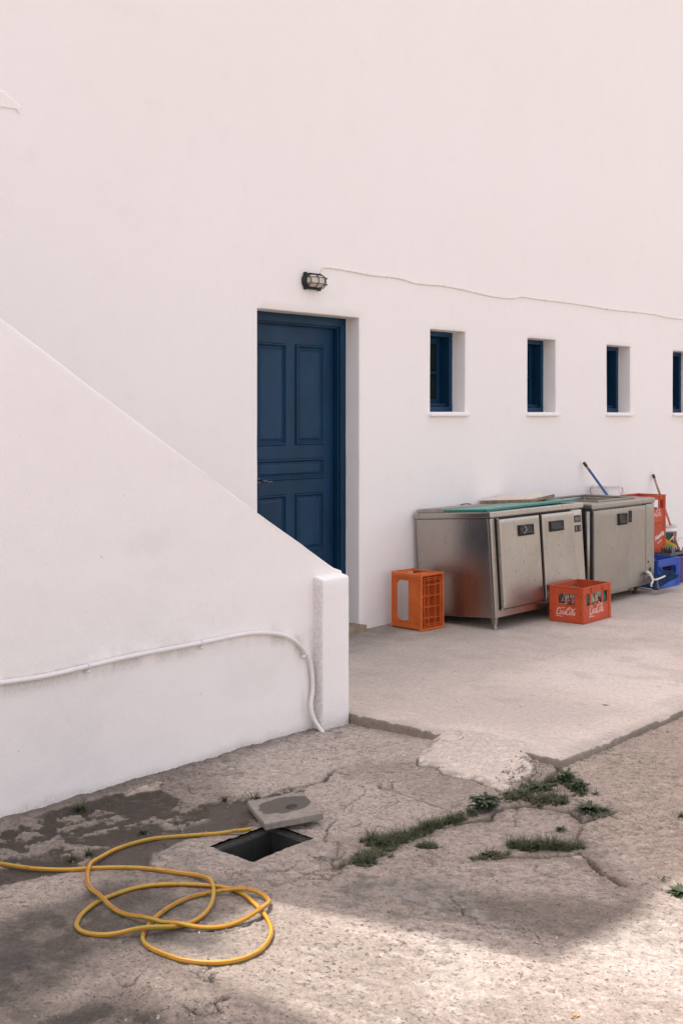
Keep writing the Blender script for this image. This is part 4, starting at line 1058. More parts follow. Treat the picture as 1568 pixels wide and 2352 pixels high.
# blue crate
def blue_crate():
    L, Wd, H = .43, .285, .262
    t = thing('bottle_crate', 'blue plastic crate with wide side openings holding a green bottle', 'crate', (10.17, 5.07, .004), (0, 0, R(-.5)))
    bm = crate_body(L, Wd, H, ([.006, .115, .195, H-.006], [.02, .14, .86, .98], lambda i, j: j != 1 or i in (0, 2)), ([.006, .115, .195, H-.006], [0, .25, .75, 1], lambda i, j: j != 1 or i in (0, 2)))
    posts(bm, L, Wd, H, .030); rimring(bm, L, Wd, H-.008, H, .012, .006); rimring(bm, L, Wd, H-.052, H-.046, .009, .005); rimring(bm, L, Wd, 0, .008, .010, .002)
    sx, ey = ribs(bm, L, Wd, H, None, None, None)
    for s in (.15, .85):
        x = L*s; sx(x-.004, .009, x+.004, .20)
    for cx, sg in ((L*.14, 1), (L*.86, -1)):         # rounded upper corners of the opening
        vs = [bm.verts.new(p) for p in ((cx, .0042, .1945), (cx+sg*.03, .0042, .1945), (cx, .0042, .165), (cx, .0098, .1945), (cx+sg*.03, .0098, .1945), (cx, .0098, .165))]
        for f in ((0, 1, 2), (3, 5, 4), (1, 4, 5, 2)): bm.faces.new([vs[k] for k in f])
    obj('body', bm, M_bluec, t, bevel=.0015)
    bm = bmesh.new(); box(bm, .01, .01, .002, L-.01, Wd-.01, .006)
    for i in range(1, 5): box(bm, L*i/5-.0015, .012, .007, L*i/5+.0015, Wd-.012, .07)
    obj('divider', bm, M_bluec, t)
    return t
blue_crate()
bottle('bottle', 'dark green bottle with a white mark standing in the blue crate', 10.34, 5.15, M_darkgreen, None, None, h=.23, z=.012)
bottle('bottle', 'dark green bottle lying behind the one in the blue crate', 10.42, 5.25, M_darkgreen, None, None, h=.22, z=.012)
# orange crate standing on its end
def orange_crate():
    L, Wd, H = .412, .252, .300
    t = thing('bottle_crate', 'empty orange crate stood on end against the wall, grid bottom facing out', 'crate')
    t.matrix_world = Matrix.Translation((7.040, 5.398, .006)) @ Matrix.Rotation(R(-4), 4, 'Z') @ frame((0, 0, 1), (1, 0, 0), (0, 1, 0), (0, 0, 0))
    zs_ = [.022, .135, .250, H-.006]
    bm = crate_body(L, Wd, H, (zs_, [.015, .135, .865, .985], lambda i, j: j != 1 or i in (0, 2)), (zs_, [0.02, .16, .84, .98], lambda i, j: j != 1 or i in (0, 2)))
    posts(bm, L, Wd, H, .030)
    rimring(bm, L, Wd, H-.010, H, .012, .004); rimring(bm, L, Wd, 0, .026, .012, .004)
    sx, ey = ribs(bm, L, Wd, H, None, None, None)
    for x in (L*.135-.004, L*.865): sx(x, .0265, x+.004, H-.0105)
    sx(.031, .247, L-.031, .252)
    sx(L*.06, .140, L*.064, H-.011)
    for x0 in (.016, L*.865+.006):
        sx(x0, .135, x0+.040, .139)
    for y in (Wd*.2, Wd*.8): ey(y-.002, .0265, y+.002, H-.0105)
    for x, z, a, b in ((L*.135, .250, 1, -1), (L*.865, .250, -1, -1)):
        for yy in (.0042, Wd-.0098):
            vs = [bm.verts.new(p) for p in ((x, yy, z), (x+a*.03, yy, z), (x+a*.012, yy, z+b*.012), (x, yy, z+b*.03), (x, yy+.0056, z), (x+a*.03, yy+.0056, z), (x+a*.012, yy+.0056, z+b*.012), (x, yy+.0056, z+b*.03))]
            for f in ((0, 1, 2, 3), (4, 7, 6, 5), (1, 5, 6, 2), (2, 6, 7, 3)): bm.faces.new([vs[k] for k in f])
    obj('body', bm, M_orange, t, bevel=.0015)
    bm = bmesh.new()
    for i in range(1, 5): box(bm, L*i/5-.0016, .010, .003, L*i/5+.0016, Wd-.010, .007)
    for j in range(1, 3): box(bm, .010, Wd*j/3+.0-.0022, .0075, L-.010, Wd*j/3+.0022, .011)
    for q in (.026, .040):
        lattice(bm, [q, q+.003, L-q-.003, L-q], [q, q+.003, Wd-q-.003, Wd-q], lambda i, j: not (i == 1 and j == 1), -.001, .003-.0005, frame((1, 0, 0), (0, 0, 1), (0, 1, 0), (0, 0, 0)))
    obj('base_grid', bm, M_orange, t)
    bm = bmesh.new()
    for i in range(1, 5): box(bm, L*i/5-.0016, .011, .030, L*i/5+.0016, Wd-.011, .115)
    for j in range(1, 4): box(bm, .011, Wd*j/4-.0014, .0305, L-.011, Wd*j/4+.0014, .1145)
    obj('divider', bm, M_orange, t)
    return t
orange_crate()
# ------------------------------------------------------------------ clutter at the far end
def pail(name, label, loc_, r0, r1, h, mat, cat='bucket', wall_t=.003, ridge=True):
    t = thing(name, label, cat, loc_); bm = bmesh.new()
    lathe(bm, [(r0-.002, 0), (r0, .002), ]+([(r1-.004, h-.06), (r1+.004, h-.058), (r1+.004, h-.045), (r1-.002, h-.043)] if ridge else [(r1-.003, h-.05)])+[ (r1, h-.008), (r1+.006, h-.006), (r1+.006, h), (r1-wall_t, h), (r1-wall_t-.004, h-.06), (r0-wall_t, .006), (.001, .005)], 36, cap=True)
    obj('body', bm, mat, t, smooth=True); return t
a = N('translucent_white_plastic'); a.set(Base_Color=(.92, .88, .85), Roughness=.5); a.b.inputs['Alpha'].default_value = .5
M_trans = a.m
cb = pail('plastic_bucket', 'clear plastic bucket with a wire handle behind the far counter', (10.245, 5.64, .559), .118, .126, .375, M_trans, ridge=False)
M_wire = simple('grey_wire', (.2, .2, .2), .4, .8)
for s in (-1, 1):
    bm = bmesh.new(); base_ = Vector((s*.66, -s*.7513, 0)); c0 = base_*.134
    tube(bm, catmull([c0+Vector((0, 0, .345)), c0+base_*.016+Vector((0, 0, .350)), c0+base_*.022+Vector((0, 0, .325)), c0+base_*.012+Vector((0, 0, .295)), c0+base_*.002+Vector((0, -.01, .27))], 5), .0032, 6)
    obj('handle', bm, M_wire, cb)
# blue broom: handle against the wall, head on the floor before the blue crate
HT = Vector((10.02, 5.757, 1.155)); HB = Vector((10.215, 4.985, .085))
br = thing('broom', 'blue broom leaning on the wall with its head by the blue crate', 'broom', tuple(HB-Vector((0, 0, .08))))
bm = bmesh.new(); tube(bm, [HT.lerp(HB, .07), HB], .0125, 10); obj('handle', loc(bm, br), simple('blue_handle_paint', (.02, .10, .27), .4), br)
bm = bmesh.new(); tube(bm, [HT.lerp(HB, .035), HT.lerp(HB, .07)], .0128, 10); obj('worn_end', loc(bm, br), simple('bare_worn_wood', (.22, .16, .09), .7), br)
bm = bmesh.new(); tube(bm, [HT, HT.lerp(HB, .035)], .015, 10); obj('end_cap', loc(bm, br), M_black, br)
q = [z3p(392, 1975, 4.96), z3p(620, 1835, 4.95), z3p(765, 1885, 4.94), z3p(770, 1925, 4.94), z3p(445, 2145, 4.93)]
M_brist = simple('blue_bristles', (.012, .055, .14), .6, 0, .4, .6, 20)
bm = bmesh.new(); random.seed(3)
A = Vector(z3p(400, 1960, 4.965)); B = Vector(z3p(420, 2120, 4.93))
for k in range(420):
    s = random.random(); o_ = A.lerp(B, s)+Vector((0, random.uniform(-.02, .02), 0))
    e1 = Vector(z3p(625, 1840, 4.95)); e2 = Vector(z3p(768, 1915, 4.94)); tip = e1.lerp(e2, min(1, max(0, s*.95+random.uniform(-.08, .08))))+Vector((random.uniform(-.03, .02), random.uniform(-.03, .03), random.uniform(-.012, .014)))
    dr_ = (tip-o_).normalized(); sd = dr_.cross(Vector((0, 1, .1))).normalized()*.0035
    v = [bm.verts.new(o_-sd), bm.verts.new(o_+sd), bm.verts.new(tip+sd*.4), bm.verts.new(tip-sd*.4)]; bm.faces.new(v)
    sd2 = Vector((0, .004, 0)); v = [bm.verts.new(o_-sd2), bm.verts.new(o_+sd2), bm.verts.new(tip+sd2*.4), bm.verts.new(tip-sd2*.4)]; bm.faces.new(v)
obj('bristles', loc(bm, br), M_brist, br)
bm = bmesh.new()
d_ = (B-A).normalized(); side_ = Vector((.9, 0, .1)).normalized(); fr = frame(d_, Vector((0, 1, 0)), d_.cross(Vector((0, 1, 0))).normalized(), A)
box(bm, -.01, -.028, -.02, (B-A).length+.01, .028, .02, fr); obj('head', loc(bm, br), simple('navy_broom_head', (.008, .022, .06), .4), br, bevel=.006)
# pale stick under the counter
t = thing('wooden_stick', 'pale thin stick lying on the floor under the far counter', 'stick', (9.8, 4.96, 0))
bm = bmesh.new(); g1 = G((2360+20*.22962)/1.6327, (1720+2085*.22962)/1.6327, .04); g2 = G((2360+350*.22962)/1.6327, (1720+2142*.22962)/1.6327, .01)
tube(bm, [(g1[0], g1[1], .04), (g2[0], g2[1], .012)], .0095, 8); obj('stick', loc(bm, t), simple('pale_stick', (.42, .37, .26), .7), t)
# purple box and cutlery tray
pb = thing('storage_box', 'purple plastic box standing behind the blue crate', 'box', (10.64, 5.12, 0))
bm = bmesh.new()
lattice(bm, [0, .006, .474, .48], [0, .006, .214, .22], lambda i, j: not (i == 1 and j == 1), .004, .245, frame((1, 0, 0), (0, 0, 1), (0, 1, 0), (0, 0, 0)))
box(bm, .006, .006, .004, .474, .214, .010); rimring(bm, .48, .22, .232, .252, .004, .008)
obj('body', bm, M_purple, pb, bevel=.003)
ct = thing('cutlery_tray', 'grey tray of upright black and silver cutlery on the purple box', 'tray', (10.645, 5.18, .253))
bm = bmesh.new(); lattice(bm, [0, .006, .314, .32], [0, .006, .144, .15], lambda i, j: not (i == 1 and j == 1), .0, .03, frame((1, 0, 0), (0, 0, 1), (0, 1, 0), (0, 0, 0))); box(bm, .006, .006, 0, .314, .144, .004)
obj('tray', bm, simple('grey_tray', (.11, .11, .12), .5), ct, bevel=.003)
random.seed(9)
for mt, nm, lo in ((M_black, 'cutlery', 26), (simple('silver_cutlery', (.42, .43, .46), .3, .6), 'silver_cutlery', 12)):
    bm = bmesh.new()
    for k in range(lo):
        x = random.uniform(.02, .30); y = random.uniform(.02, .13); Mx = Matrix.Translation((x, y, .005)) @ Matrix.Rotation(R(random.uniform(-12, 12)), 4, 'Y') @ Matrix.Rotation(R(random.uniform(-12, 12)), 4, 'X')
        box(bm, -.005, -.002, 0, .005, .002, random.uniform(.05, .075), Mx)
    obj(nm, bm, mt, ct)
# paint tub
pt = pail('paint_bucket', 'white paint tub with a green and orange label against the wall', (11.33, 5.60, 0), .125, .138, .485, simple('white_tub_plastic', (.78, .74, .70), .4, 0, .05))
a = N('tub_label'); sep = a.n('ShaderNodeSeparateXYZ'); a.l(a.co.outputs['Object'], sep.inputs[0])
zz = sep.outputs['Z']; xx = a.math('ADD', a.math('MULTIPLY', sep.outputs['X'], .66), a.math('MULTIPLY', sep.outputs['Y'], -.7513))
gr = a.mix(1., (.0, .0, .0), (.012, .09, .05)); 
def band(lo, hi, slope, off):
    v = a.math('SUBTRACT', zz, a.math('ADD', a.math('MULTIPLY', xx, slope), off))
    return a.math('MULTIPLY', a.math('GREATER_THAN', v, lo), a.math('LESS_THAN', v, hi))
c = a.mix(band(.0, .2, -.62, .355), (.80, .76, .70), (.012, .085, .05))
c = a.mix(band(-.055, .0, -.62, .355), c, (.75, .33, .02))
c = a.mix(band(-.08, .0, -.30, .312), c, (.22, .36, .06))
c = a.mix(a.math('LESS_THAN', zz, .245), c, (.015, .045, .16))
a.set(Base_Color=c, Roughness=.35)
bm = bmesh.new(); lathe(bm, [(.1268+.013*z/.485, z) for z in (.06, .15, .25, .35, .418)], 40, cap=False); lb_ = obj('label', bm, a.m, pt, smooth=True)
u = Vector((.66, -.7513, 0)); nrm = Vector((-.7513, -.66, 0))
text_obj('lettering', 'Acr', .075, M_logo, lb_, Matrix.Translation(nrm*.139+u*.03+Vector((0, 0, .335))) @ frame((.66, -.7513, 0), (0, 0, 1), (-.7513, -.66, 0), (0, 0, 0)), .35, .002, .002)
# red stick
RT = Vector((11.455, 5.768, .985)); RB = Vector((11.185, 5.262, .012))
rd = thing('broom_stick', 'faded red broomstick leaning on the wall over the paint tub', 'stick', (RB.x, RB.y, 0))
bm = bmesh.new(); tube(bm, [RT.lerp(RB, .20), RB], .0115, 10); obj('handle', loc(bm, rd), simple('faded_red_paint', (.45, .12, .085), .5, 0, .2), rd)
bm = bmesh.new(); tube(bm, [RT.lerp(RB, .035), RT.lerp(RB, .20)], .0115, 10); obj('worn_end', loc(bm, rd), simple('worn_tan_wood', (.33, .22, .13), .7, 0, .2), rd)
bm = bmesh.new(); tube(bm, [RT, RT.lerp(RB, .035)], .0145, 10); obj('end_cap', loc(bm, rd), M_black, rd)
# ------------------------------------------------------------------ drain, its lid
dp = thing('drain_pit', 'open rectangular drain pit with concrete walls in the ground', 'drain', (HOLE[0], HOLE[1], -.06))
hx, hy = HOLE[2]-HOLE[0], HOLE[3]-HOLE[1]
M_pit = simple('wet_pit_concrete', (.028, .029, .025), .6, 0, .35, .5, 9)
bm = bmesh.new()
I = frame((1, 0, 0), (0, 0, 1), (0, 1, 0), (0, 0, 0))
lattice(bm, [-.03, .012, hx-.012, hx+.03], [-.03, .012, hy-.012, hy+.03], lambda i, j: not (i == 1 and j == 1), -.45, -.030, I)
box(bm, -.03, -.03, -.50, hx+.03, hy+.03, -.452)
obj('pit_wall', bm, M_pit, dp)
bm = bmesh.new(); lattice(bm, [-.012, .0005, hx-.0005, hx+.012], [-.012, .0005, hy-.0005, hy+.012], lambda i, j: not (i == 1 and j == 1), -.045, -.012, I)
obj('mortar_edge', bm, simple('dark_mortar_edge', (.06, .053, .046), .9, 0, .3, .5, 30), dp)
bm = bmesh.new(); lattice(bm, [.001, .006, hx-.006, hx-.001], [.001, .006, hy-.006, hy-.001], lambda i, j: not (i == 1 and j == 1), -.029, -.018, I)
for v in bm.verts:
    v.co.z += .002*math.sin(v.co.x*30)
obj('metal_frame', bm, simple('rusted_drain_frame', (.10, .095, .085), .7, .2, .4, .3, 30), dp)
a = N('lid_concrete'); n_ = a.noise(30, 6, .7)
c = a.ramp(n_, [(.3, (.17, .15, .13)), (.7, (.30, .26, .22))])
gd = a.n('ShaderNodeVectorMath', operation='LENGTH'); mp = a.n('ShaderNodeMapping'); mp.inputs['Location'].default_value = (-.02, .035*-1, 0); mp.inputs['Scale'].default_value = (1.0, 1.25, 0)
a.l(a.co.outputs['Object'], mp.inputs[0]); a.l(mp.outputs[0], gd.inputs[0])
wet = a.ramp(a.math('ADD', gd.outputs['Value'], a.math('MULTIPLY', a.math('SUBTRACT', a.noise(14, 4), .5), .09)), [(.119, 1.), (.125, 0.)])
c = a.mix(wet, c, (.075, .062, .052)); a.set(Base_Color=c, Roughness=a.ramp(wet, [(0, .9), (1, .7)])); a.bump(n_, .4, .004)
ld = thing('drain_cover', 'square concrete drain cover with a wet patch, pushed off the drain', 'drain cover')
e1 = Vector((.201, -.121, 0)).normalized(); e2 = Vector((-e1.y, e1.x, 0))
ld.matrix_world = Matrix.Translation((3.560, 3.440, -.040)) @ frame(e1, e2, (0, 0, 1), (0, 0, 0)) @ Matrix.Rotation(R(-1.0), 4, 'X') @ Matrix.Rotation(R(-4.5), 4, 'Y')
bm = bmesh.new(); box(bm, -.122, -.158, -.004, .122, .158, .021)
bmesh.ops.bevel(bm, geom=list(bm.edges), offset=.003, segments=2, affect='EDGES')
for k in range(1, 12):
    for ax, l_ in ((0, .122), (1, .158)):
        c_ = [0, 0, 0]; c_[ax] = -l_+2*l_*k/12; nn = [0, 0, 0]; nn[ax] = 1; bmesh.ops.bisect_plane(bm, geom=bm.verts[:]+bm.edges[:]+bm.faces[:], plane_co=c_, plane_no=nn)
for v in bm.verts: v.co += Vector([.0025*(float(fbm(v.co.x, v.co.y, 22, 3, 601+i))-.5) for i in range(3)])
obj('slab', bm, a.m, ld)
bm = bmesh.new()
tube(bm, [(.03+.024*math.cos(u_), -.01+.024*math.sin(u_), .0222) for u_ in [i*math.pi/8 for i in range(17)]], .0016, 5, cap=False); tube(bm, [(.012, -.01, .0232), (.048, -.01, .0232)], .003, 6)
obj('lifting_ring', bm, simple('dark_iron_ring', (.05, .045, .04), .7, .2, .2), ld)
# ------------------------------------------------------------------ hose
HP = [(1135, 386), (1000, 393), (850, 402), (700, 412), (600, 432), (500, 468), (430, 520), (398, 570), (400, 620), (430, 670), (490, 722), (560, 758), (640, 787), (740, 806), (850, 819), (930, 819), (1030, 806), (1120, 780), (1185, 748), (1214, 715), (1205, 685), (1160, 667), (1090, 660), (980, 660), (890, 672), (810, 700), (740, 740), (690, 785), (655, 830), (647, 868), (670, 900), (730, 930), (820, 960), (930, 975), (1030, 974), (1110, 957), (1180, 920), (1218, 870), (1228, 830), (1210, 780), (1180, 738), (1140, 698), (1095, 662), (1030, 638), (950, 628), (850, 622), (740, 623), (640, 634), (540, 660), (450, 695), (380, 745), (350, 790), (352, 817), (384, 839), (450, 852), (530, 853), (640, 842), (740, 826), (830, 806), (890, 780), (940, 738), (965, 690), (962, 640), (935, 604), (885, 583), (800, 570), (680, 555), (550, 549), (400, 551), (300, 553), (150, 545), (0, 525), (-160, 503), (-500, 450)]
RH = .0076
raw = ZG(0, 2800, .829, HP, -.052)
pts2 = [Vector((p.x, p.y)) for p in catmull([(x, y, 0) for x, y in raw], 14)]
n_ = len(pts2); pr_ = []
for i in range(n_):
    k = i/14; pr_.append(3 if k < 20 else (1 if k < 44 else (1.5 if k < 57.5 else 2)))
arr = np.array([(p.x, p.y) for p in pts2]); hz_ = gheight(arr[:, 0], arr[:, 1]); kk = np.hanning(83); kk /= kk.sum()
hz_ = np.convolve(np.pad(hz_, 41, mode='edge'), kk, 'valid')+.0015
lift = np.zeros(n_)
for i in range(n_-1):
    for j in range(i+20, n_-1):
        a1, a2, b1, b2 = arr[i], arr[i+1], arr[j], arr[j+1]
        if abs(a1[0]-b1[0]) > .03 or abs(a1[1]-b1[1]) > .03: continue
        d1 = np.cross(a2-a1, b1-a1)*np.cross(a2-a1, b2-a1); d2v = np.cross(b2-b1, a1-b1)*np.cross(b2-b1, a2-b1)
        if d1 <= 0 and d2v <= 0:
            hi_ = i if pr_[i] >= pr_[j] else j; s = np.zeros(n_)
            dist = np.hypot(arr[:, 0]-arr[hi_, 0], arr[:, 1]-arr[hi_, 1]); seg = np.abs(np.arange(n_)-hi_) < 40
            lift = np.maximum(lift, np.where(seg, 2.1*RH*np.exp(-(dist/.085)**2)*1.0, 0))
hose = thing('garden_hose', 'yellow garden hose with red stripes lying in loose loops beside the open drain', 'hose', (3.0, 2.9, -.06))
P3 = [Vector((arr[i, 0], arr[i, 1], hz_[i]+RH*.92+lift[i])) for i in range(n_)]
for i in range(0, 16): P3[i].z += .012*(1-i/16)      # the mouth rests on the rim of the drain
for i in range(0, 10): P3[i].z = max(P3[i].z, -.044)
bm = bmesh.new(); ang = []; NS = 16
cl = bm.loops.layers.float_color.new('st')
tube(bm, P3, RH, NS, True, ang)
for f, k, i in ang:
    tw = int(i*.012)
    for lp in f.loops: lp[cl] = (0, 0, 0, 1)
    kk_ = (k+tw) % NS
    if kk_ in (1, 2, 7, 12): 
        for lp in f.loops: lp[cl] = (1, 1, 1, 1)
a = N('yellow_hose_rubber'); at = a.n('ShaderNodeAttribute', attribute_name='st')
c = a.ramp(a.noise(5, 4), [(.3, (.42, .23, .012)), (.7, (.54, .29, .018))])
c = a.mix(a.ramp(a.noise(2.2, 2), [(.40, 0.), (.58, .8)]), c, (.30, .235, .022))
c = a.mix(a.math('MULTIPLY', at.outputs['Fac'], .85), c, (.40, .075, .006))
c = a.mix(a.ramp(a.noise(45, 5, .7), [(.56, 0.), (.68, .75)]), c, (.09, .06, .02))
a.set(Base_Color=c, Roughness=.42)
bm.faces.ensure_lookup_table()
obj('hose', loc(bm, hose), a.m, hose)
# ------------------------------------------------------------------ loose stones and weeds
random.seed(21)
bm = bmesh.new(); cnt = 0
def pebble(x, y, r):
    s = bmesh.ops.create_icosphere(bm, subdivisions=1, radius=r, matrix=Matrix.Translation((x, y, gh(x, y)+r*.15)) @ Euler((random.random()*6, random.random()*6, random.random()*6)).to_matrix().to_4x4() @ Matrix.Diagonal((1, random.uniform(.6, 1), random.uniform(.4, .8), 1)))
    for v in s['verts']: v.co += Vector([random.uniform(-.18, .18)*r for _ in range(3)])
PB = []
bxs = POLY['brown']
while len(PB) < 620:
    x = random.uniform(3.4, 6.3); y = random.uniform(1.5, 2.85)
    if sdpoly(np.array([x]), np.array([y]), bxs)[0] < 0: PB.append((x, y, random.choice([.0015, .002, .002, .003, .003, .004])))
for pts, wd, s in CR:
    for k in range(int(14*s)):
        i = random.randrange(len(pts)-1); t_ = random.random(); PB.append((pts[i][0]*(1-t_)+pts[i+1][0]*t_+random.gauss(0, .02), pts[i][1]*(1-t_)+pts[i+1][1]*t_+random.gauss(0, .02), random.choice([.002, .003, .004, .006])))
mo = Zn([(885, 290), (990, 300), (1000, 380), (800, 440), (700, 420)])
for k in range(190):
    a_, b_ = random.choice([(0, 1), (1, 2), (2, 3), (3, 4), (4, 0)]); t_ = random.random()
    x = mo[a_][0]*(1-t_)+mo[b_][0]*t_; y = mo[a_][1]*(1-t_)+mo[b_][1]*t_; cx_ = sum(p[0] for p in mo)/5; cy_ = sum(p[1] for p in mo)/5; s = random.random()*.8
    PB.append((x*(1-s)+cx_*s, y*(1-s)+cy_*s, random.choice([.004, .005, .007, .009])))
for k in range(110):
    x, y = random.choice(POLY['pit'][3:]); PB.append((x+random.gauss(0, .06), y+random.gauss(0, .06), random.choice([.002, .003, .003, .004, .006])))
for k in range(260):
    PB.append((random.uniform(2.2, 5.6), random.uniform(1.6, 4.15), random.choice([.0015, .002, .003])))
for x, y, r in PB:
    if HOLE[0]-.01 < x < HOLE[2]+.01 and HOLE[1]-.01 < y < HOLE[3]+.01: continue
    if x > PX0 and y > PY0: continue
    pebble(x, y, r)
a = N('pebble_mix'); a.set(Base_Color=a.ramp(a.noise(18, 2), [(.35, (.19, .155, .125)), (.6, (.36, .31, .265)), (.75, (.55, .50, .45))]), Roughness=.9)
tag(obj('gravel', bm, a.m), 'scattered pebbles and crumbs of broken concrete over the worn ground', 'gravel', kind='stuff')
lx, ly = ZG(1260, 3200, .829, [(1078, 738)])[0]
t = thing('dead_leaf', 'small crumpled brown leaf lying on the sunlit ground near the lower right', 'leaf', (lx, ly, gh(lx, ly)))
bm = bmesh.new(); bmesh.ops.create_icosphere(bm, subdivisions=2, radius=.013); random.seed(8)
for v in bm.verts: v.co = Vector((v.co.x*1.3, v.co.y*.8, abs(v.co.z)*.5+.001))*random.uniform(.7, 1.25)
obj('leaf', bm, simple('dead_leaf_brown', (.34, .22, .12), .8, 0, .6, 0, 90), t)
def blade(bm, x, y, z, h, lean, az, wd, segs=3):
    dx, dy = math.cos(az), math.sin(az); px_, py_ = -dy, dx; pr = None
    for k in range(segs+1):
        t_ = k/segs; off = lean*h*t_*t_; zz_ = z+h*t_*(1-.25*lean*t_); w_ = wd*(1-t_)**.7
        c0 = Vector((x+dx*off, y+dy*off, zz_))
        if k == segs: cur = [bm.verts.new(c0)]
        else: cur = [bm.verts.new(c0-Vector((px_, py_, 0))*w_), bm.verts.new(c0+Vector((px_, py_, 0))*w_)]
        if pr: bm.faces.new([pr[0], pr[1]]+([cur[1], cur[0]] if len(cur) == 2 else [cur[0]]))
        pr = cur
def leaf(bm, base_, d, ln, wd, droop=.4):
    d = Vector(d).normalized(); sd = d.cross(Vector((0, 0, 1))); sd = sd.normalized() if sd.length > .01 else Vector((1, 0, 0)); rows_ = []
    for k in range(5):
        t_ = k/4; w_ = wd*math.sin(math.pi*min(.97, .12+t_*.86))**.8; c0 = Vector(base_)+d*ln*t_-Vector((0, 0, droop*ln*t_*t_))
        rows_.append([bm.verts.new(c0-sd*w_+Vector((0, 0, w_*.25))), bm.verts.new(c0), bm.verts.new(c0+sd*w_+Vector((0, 0, w_*.25)))])
    for a_, b_ in zip(rows_[:-1], rows_[1:]):
        bm.faces.new([a_[0], a_[1], b_[1], b_[0]]); bm.faces.new([a_[1], a_[2], b_[2], b_[1]])
def tuft(bm, cx, cy, n, rad, h, wd=.0016, lean=1.2):
    for k in range(n):
        a_ = random.random()*6.28; r_ = rad*random.random()**.6; x = cx+r_*math.cos(a_); y = cy+r_*math.sin(a_)
        blade(bm, x, y, gh(cx, cy)-.002, h*random.uniform(.45, 1.15), random.uniform(.3, lean), a_+random.gauss(0, .6), wd*random.uniform(.7, 1.4))
def strip(pts, n, spread, h, dens=7):
    n = int(n*2.1); h *= 1.3; spread *= 1.25
    for k in range(n):
        i = random.randrange(len(pts)-1); t_ = random.random()
        x = pts[i][0]*(1-t_)+pts[i+1][0]*t_+random.gauss(0, spread); y = pts[i][1]*(1-t_)+pts[i+1][1]*t_+random.gauss(0, spread*.8)
        tuft(bm, x, y, dens, .014, h*random.choice([.35, .6, .8, 1., 1.35])*random.uniform(.7, 1.2), .0016, 1.9)
        if random.random() < .9:
            for q in range(6):
                a_ = random.random()*6.28; leaf(bm, (x, y, gh(x, y)), (math.cos(a_), math.sin(a_), random.uniform(.3, 1.2)), random.uniform(.010, .030), random.uniform(.002, .0065))
bm = bmesh.new()
strip(Zn([(100, 765), (150, 735), (200, 700), (240, 680)]), 70, .022, .030)
strip(Zn([(150, 670), (230, 680), (300, 655), (370, 640), (420, 610)]), 100, .016, .034)
strip(Zn([(400, 610), (480, 590), (560, 572)]), 55, .012, .030)
strip(Zn([(800, 690), (870, 695), (950, 690), (1040, 690)]), 100, .014, .032)
strip(Zn([(640, 740), (700, 735), (770, 735)]), 40, .014, .018)
strip(Zn([(770, 480), (850, 480), (950, 505), (1030, 500)]), 80, .026, .024)
strip(Zn([(870, 440), (950, 440), (1010, 420), (1080, 440), (1130, 480)]), 60, .022, .026)
strip(Zn([(390, 690), (440, 700)]), 16, .010, .018)
strip(Zn([(1050, 700), (1110, 690)]), 18, .012, .022)
tag(obj('grass', bm, M_grass, fix=False), 'low green weeds growing in rows out of the ground cracks', 'grass', kind='stuff')
bm = bmesh.new(); random.seed(31)
for pts in (Zn([(100, 765), (200, 700), (240, 680)]), Zn([(150, 680), (300, 660), (420, 615)]), Zn([(800, 700), (940, 700), (1050, 700)]), Zn([(770, 490), (900, 500), (1030, 500)]), Zn([(900, 440), (1120, 470)]), Zn([(1040, 330), (1080, 315), (1120, 300)]), Zn([(640, 745), (760, 735)]), Zn([(1100, 670), (1120, 700)]), Zm([(980, 240), (1050, 235)]), Zn([(410, 745), (470, 745)])):
    for k in range(26):
        t_ = random.random(); i = random.randrange(len(pts)-1); x = pts[i][0]*(1-t_)+pts[i+1][0]*t_+random.gauss(0, .012); y = pts[i][1]*(1-t_)+pts[i+1][1]*t_+random.gauss(0, .01)
        blade(bm, x, y, gh(x, y), random.uniform(.012, .035), random.uniform(.8, 2.4), random.random()*6.28, .0009)
tag(obj('dry_grass', bm, M_dry, fix=False), 'dried brown stalks along the slab edge and cracks', 'grass', kind='stuff')
def weed(name, label, zpt, kind_, n, size, cat='weed', group='weeds in the cracks'):
    x, y = zpt[0]; size *= 1.0; n = int(n*2.2); t = thing(name, label, cat, (x, y, gh(x, y)-.001), group=group); bm = bmesh.new(); x0, y0 = x, y
    z0_ = gh(x, y)
    for k in range(n):
        a_ = random.random()*6.28; rr = size*.35*random.random(); b_ = (x+rr*math.cos(a_), y+rr*math.sin(a_), z0_)
        if kind_ == 'blade': blade(bm, b_[0], b_[1], z0_, size*random.uniform(.5, 1.2), random.uniform(.3, 1.4), a_, .0022)
        elif kind_ == 'rosette': leaf(bm, (x, y, z0_+.002), (math.cos(a_), math.sin(a_), random.uniform(.1, 1.1)), size*random.uniform(.35, 1.0), size*random.uniform(.05, .09), .35)
        else: leaf(bm, (b_[0], b_[1], z0_+size*random.uniform(.1, .5)), (math.cos(a_), math.sin(a_), random.uniform(-.1, .7)), size*random.uniform(.18, .38), size*random.uniform(.05, .14), .3)
    obj('leaves', loc(bm, t), M_leaf if kind_ != 'blade' else M_grass, t, fix=False)
    bm = bmesh.new(); tube(bm, [(0, 0, -.004), (.002, 0, size*.25)], .0018, 5); obj('stem', bm, M_grass, t)
random.seed(41)
weed('broadleaf_weed', 'leafy broad-leaved weed at the upper end of the green strip', Zn([(665, 535)]), 'broad', 55, 0.106)
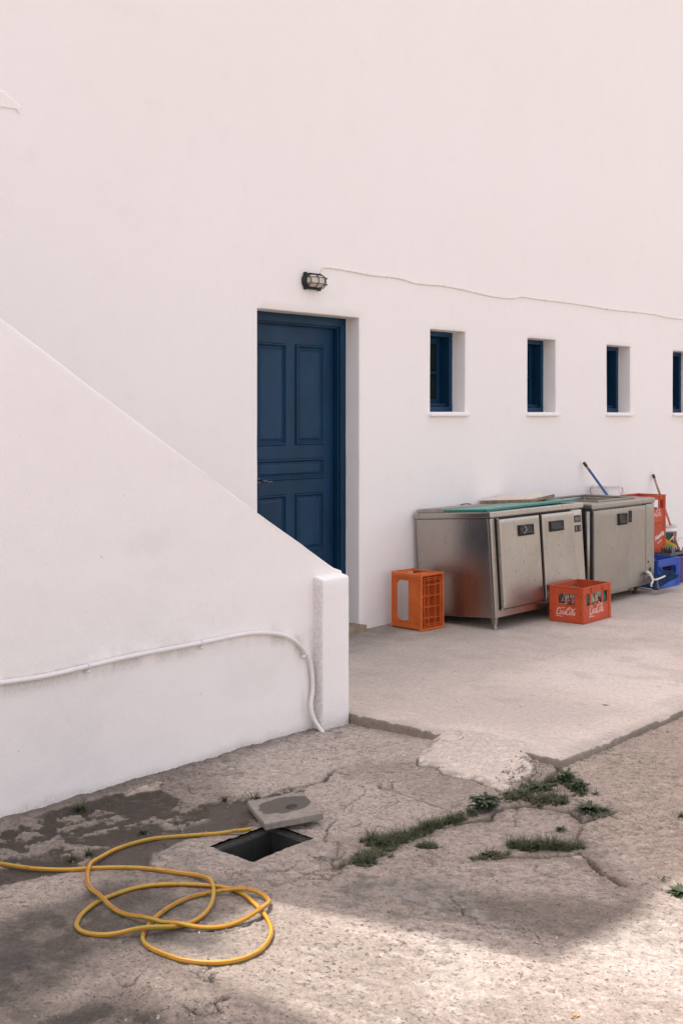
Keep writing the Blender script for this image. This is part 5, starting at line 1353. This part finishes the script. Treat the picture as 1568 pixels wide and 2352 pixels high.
weed('broadleaf_weed', 'broad-leaved weed left of the tallest leafy one', Zn([(610, 555)]), 'broad', 30, .055)
weed('broadleaf_weed', 'broad-leaved weed at the right end of the leafy strip', Zn([(715, 520)]), 'broad', 26, .05)
weed('broadleaf_weed', 'small broad-leaved weed where the leafy strip thins to grass', Zn([(560, 565)]), 'broad', 24, .045)
weed('broadleaf_weed', 'dark leafy weed just under the corner of the slab', Zn([(1040, 425)]), 'broad', 48, 0.088)
weed('broadleaf_weed', 'dark leafy weed right of the slab corner weed', Zn([(1095, 460)]), 'broad', 48, 0.075)
weed('broadleaf_weed', 'bushy weed between the mortar patch and the slab corner', Zn([(920, 455)]), 'rosette', 52, 0.077)
weed('broadleaf_weed', 'low weed by the broken edge of the mortar patch', Zn([(850, 470)]), 'rosette', 36, .05)
weed('spiky_weed', 'bushy dark weed standing alone on the right below the slab corner', Zn([(1140, 545)]), 'rosette', 67, 0.088)
weed('spiky_weed', 'flat small weed right of the bushy dark one', Zn([(1205, 545)]), 'rosette', 20, .045)
weed('spiky_weed', 'little round weed alone between the two weed strips', Zn([(1015, 622)]), 'rosette', 26, .04)
weed('spiky_weed', 'tiny upright seedling near the right edge', Zn([(1472, 845)]), 'broad', 8, .035)
weed('spiky_weed', 'grey green rosette weed at the right edge of the picture', Zn([(1556, 900)]), 'rosette', 44, .07)
weed('spiky_weed', 'small weed at the right edge above the rosette', Zn([(1562, 575)]), 'rosette', 16, .04)
weed('grass_tuft', 'grass tuft at the foot of the sloping wall on the left', Zm([(365, 288)]), 'blade', 34, .055)
weed('grass_tuft', 'upright grass tuft just behind the drain cover', Zm([(1155, 236)]), 'blade', 26, .05)
weed('grass_tuft', 'green tuft in the mud above the hose', Zm([(650, 392)]), 'rosette', 28, .045)
weed('grass_tuft', 'small tuft left of the hose loop', Zm([(400, 485)]), 'blade', 20, .034)
weed('grass_tuft', 'sparse tuft on the dirt far left of the hose loop', Zm([(325, 512)]), 'blade', 14, .04)
weed('grass_tuft', 'withered tuft left of the drain cover', Zm([(1015, 246)]), 'blade', 14, .035)
t = weed
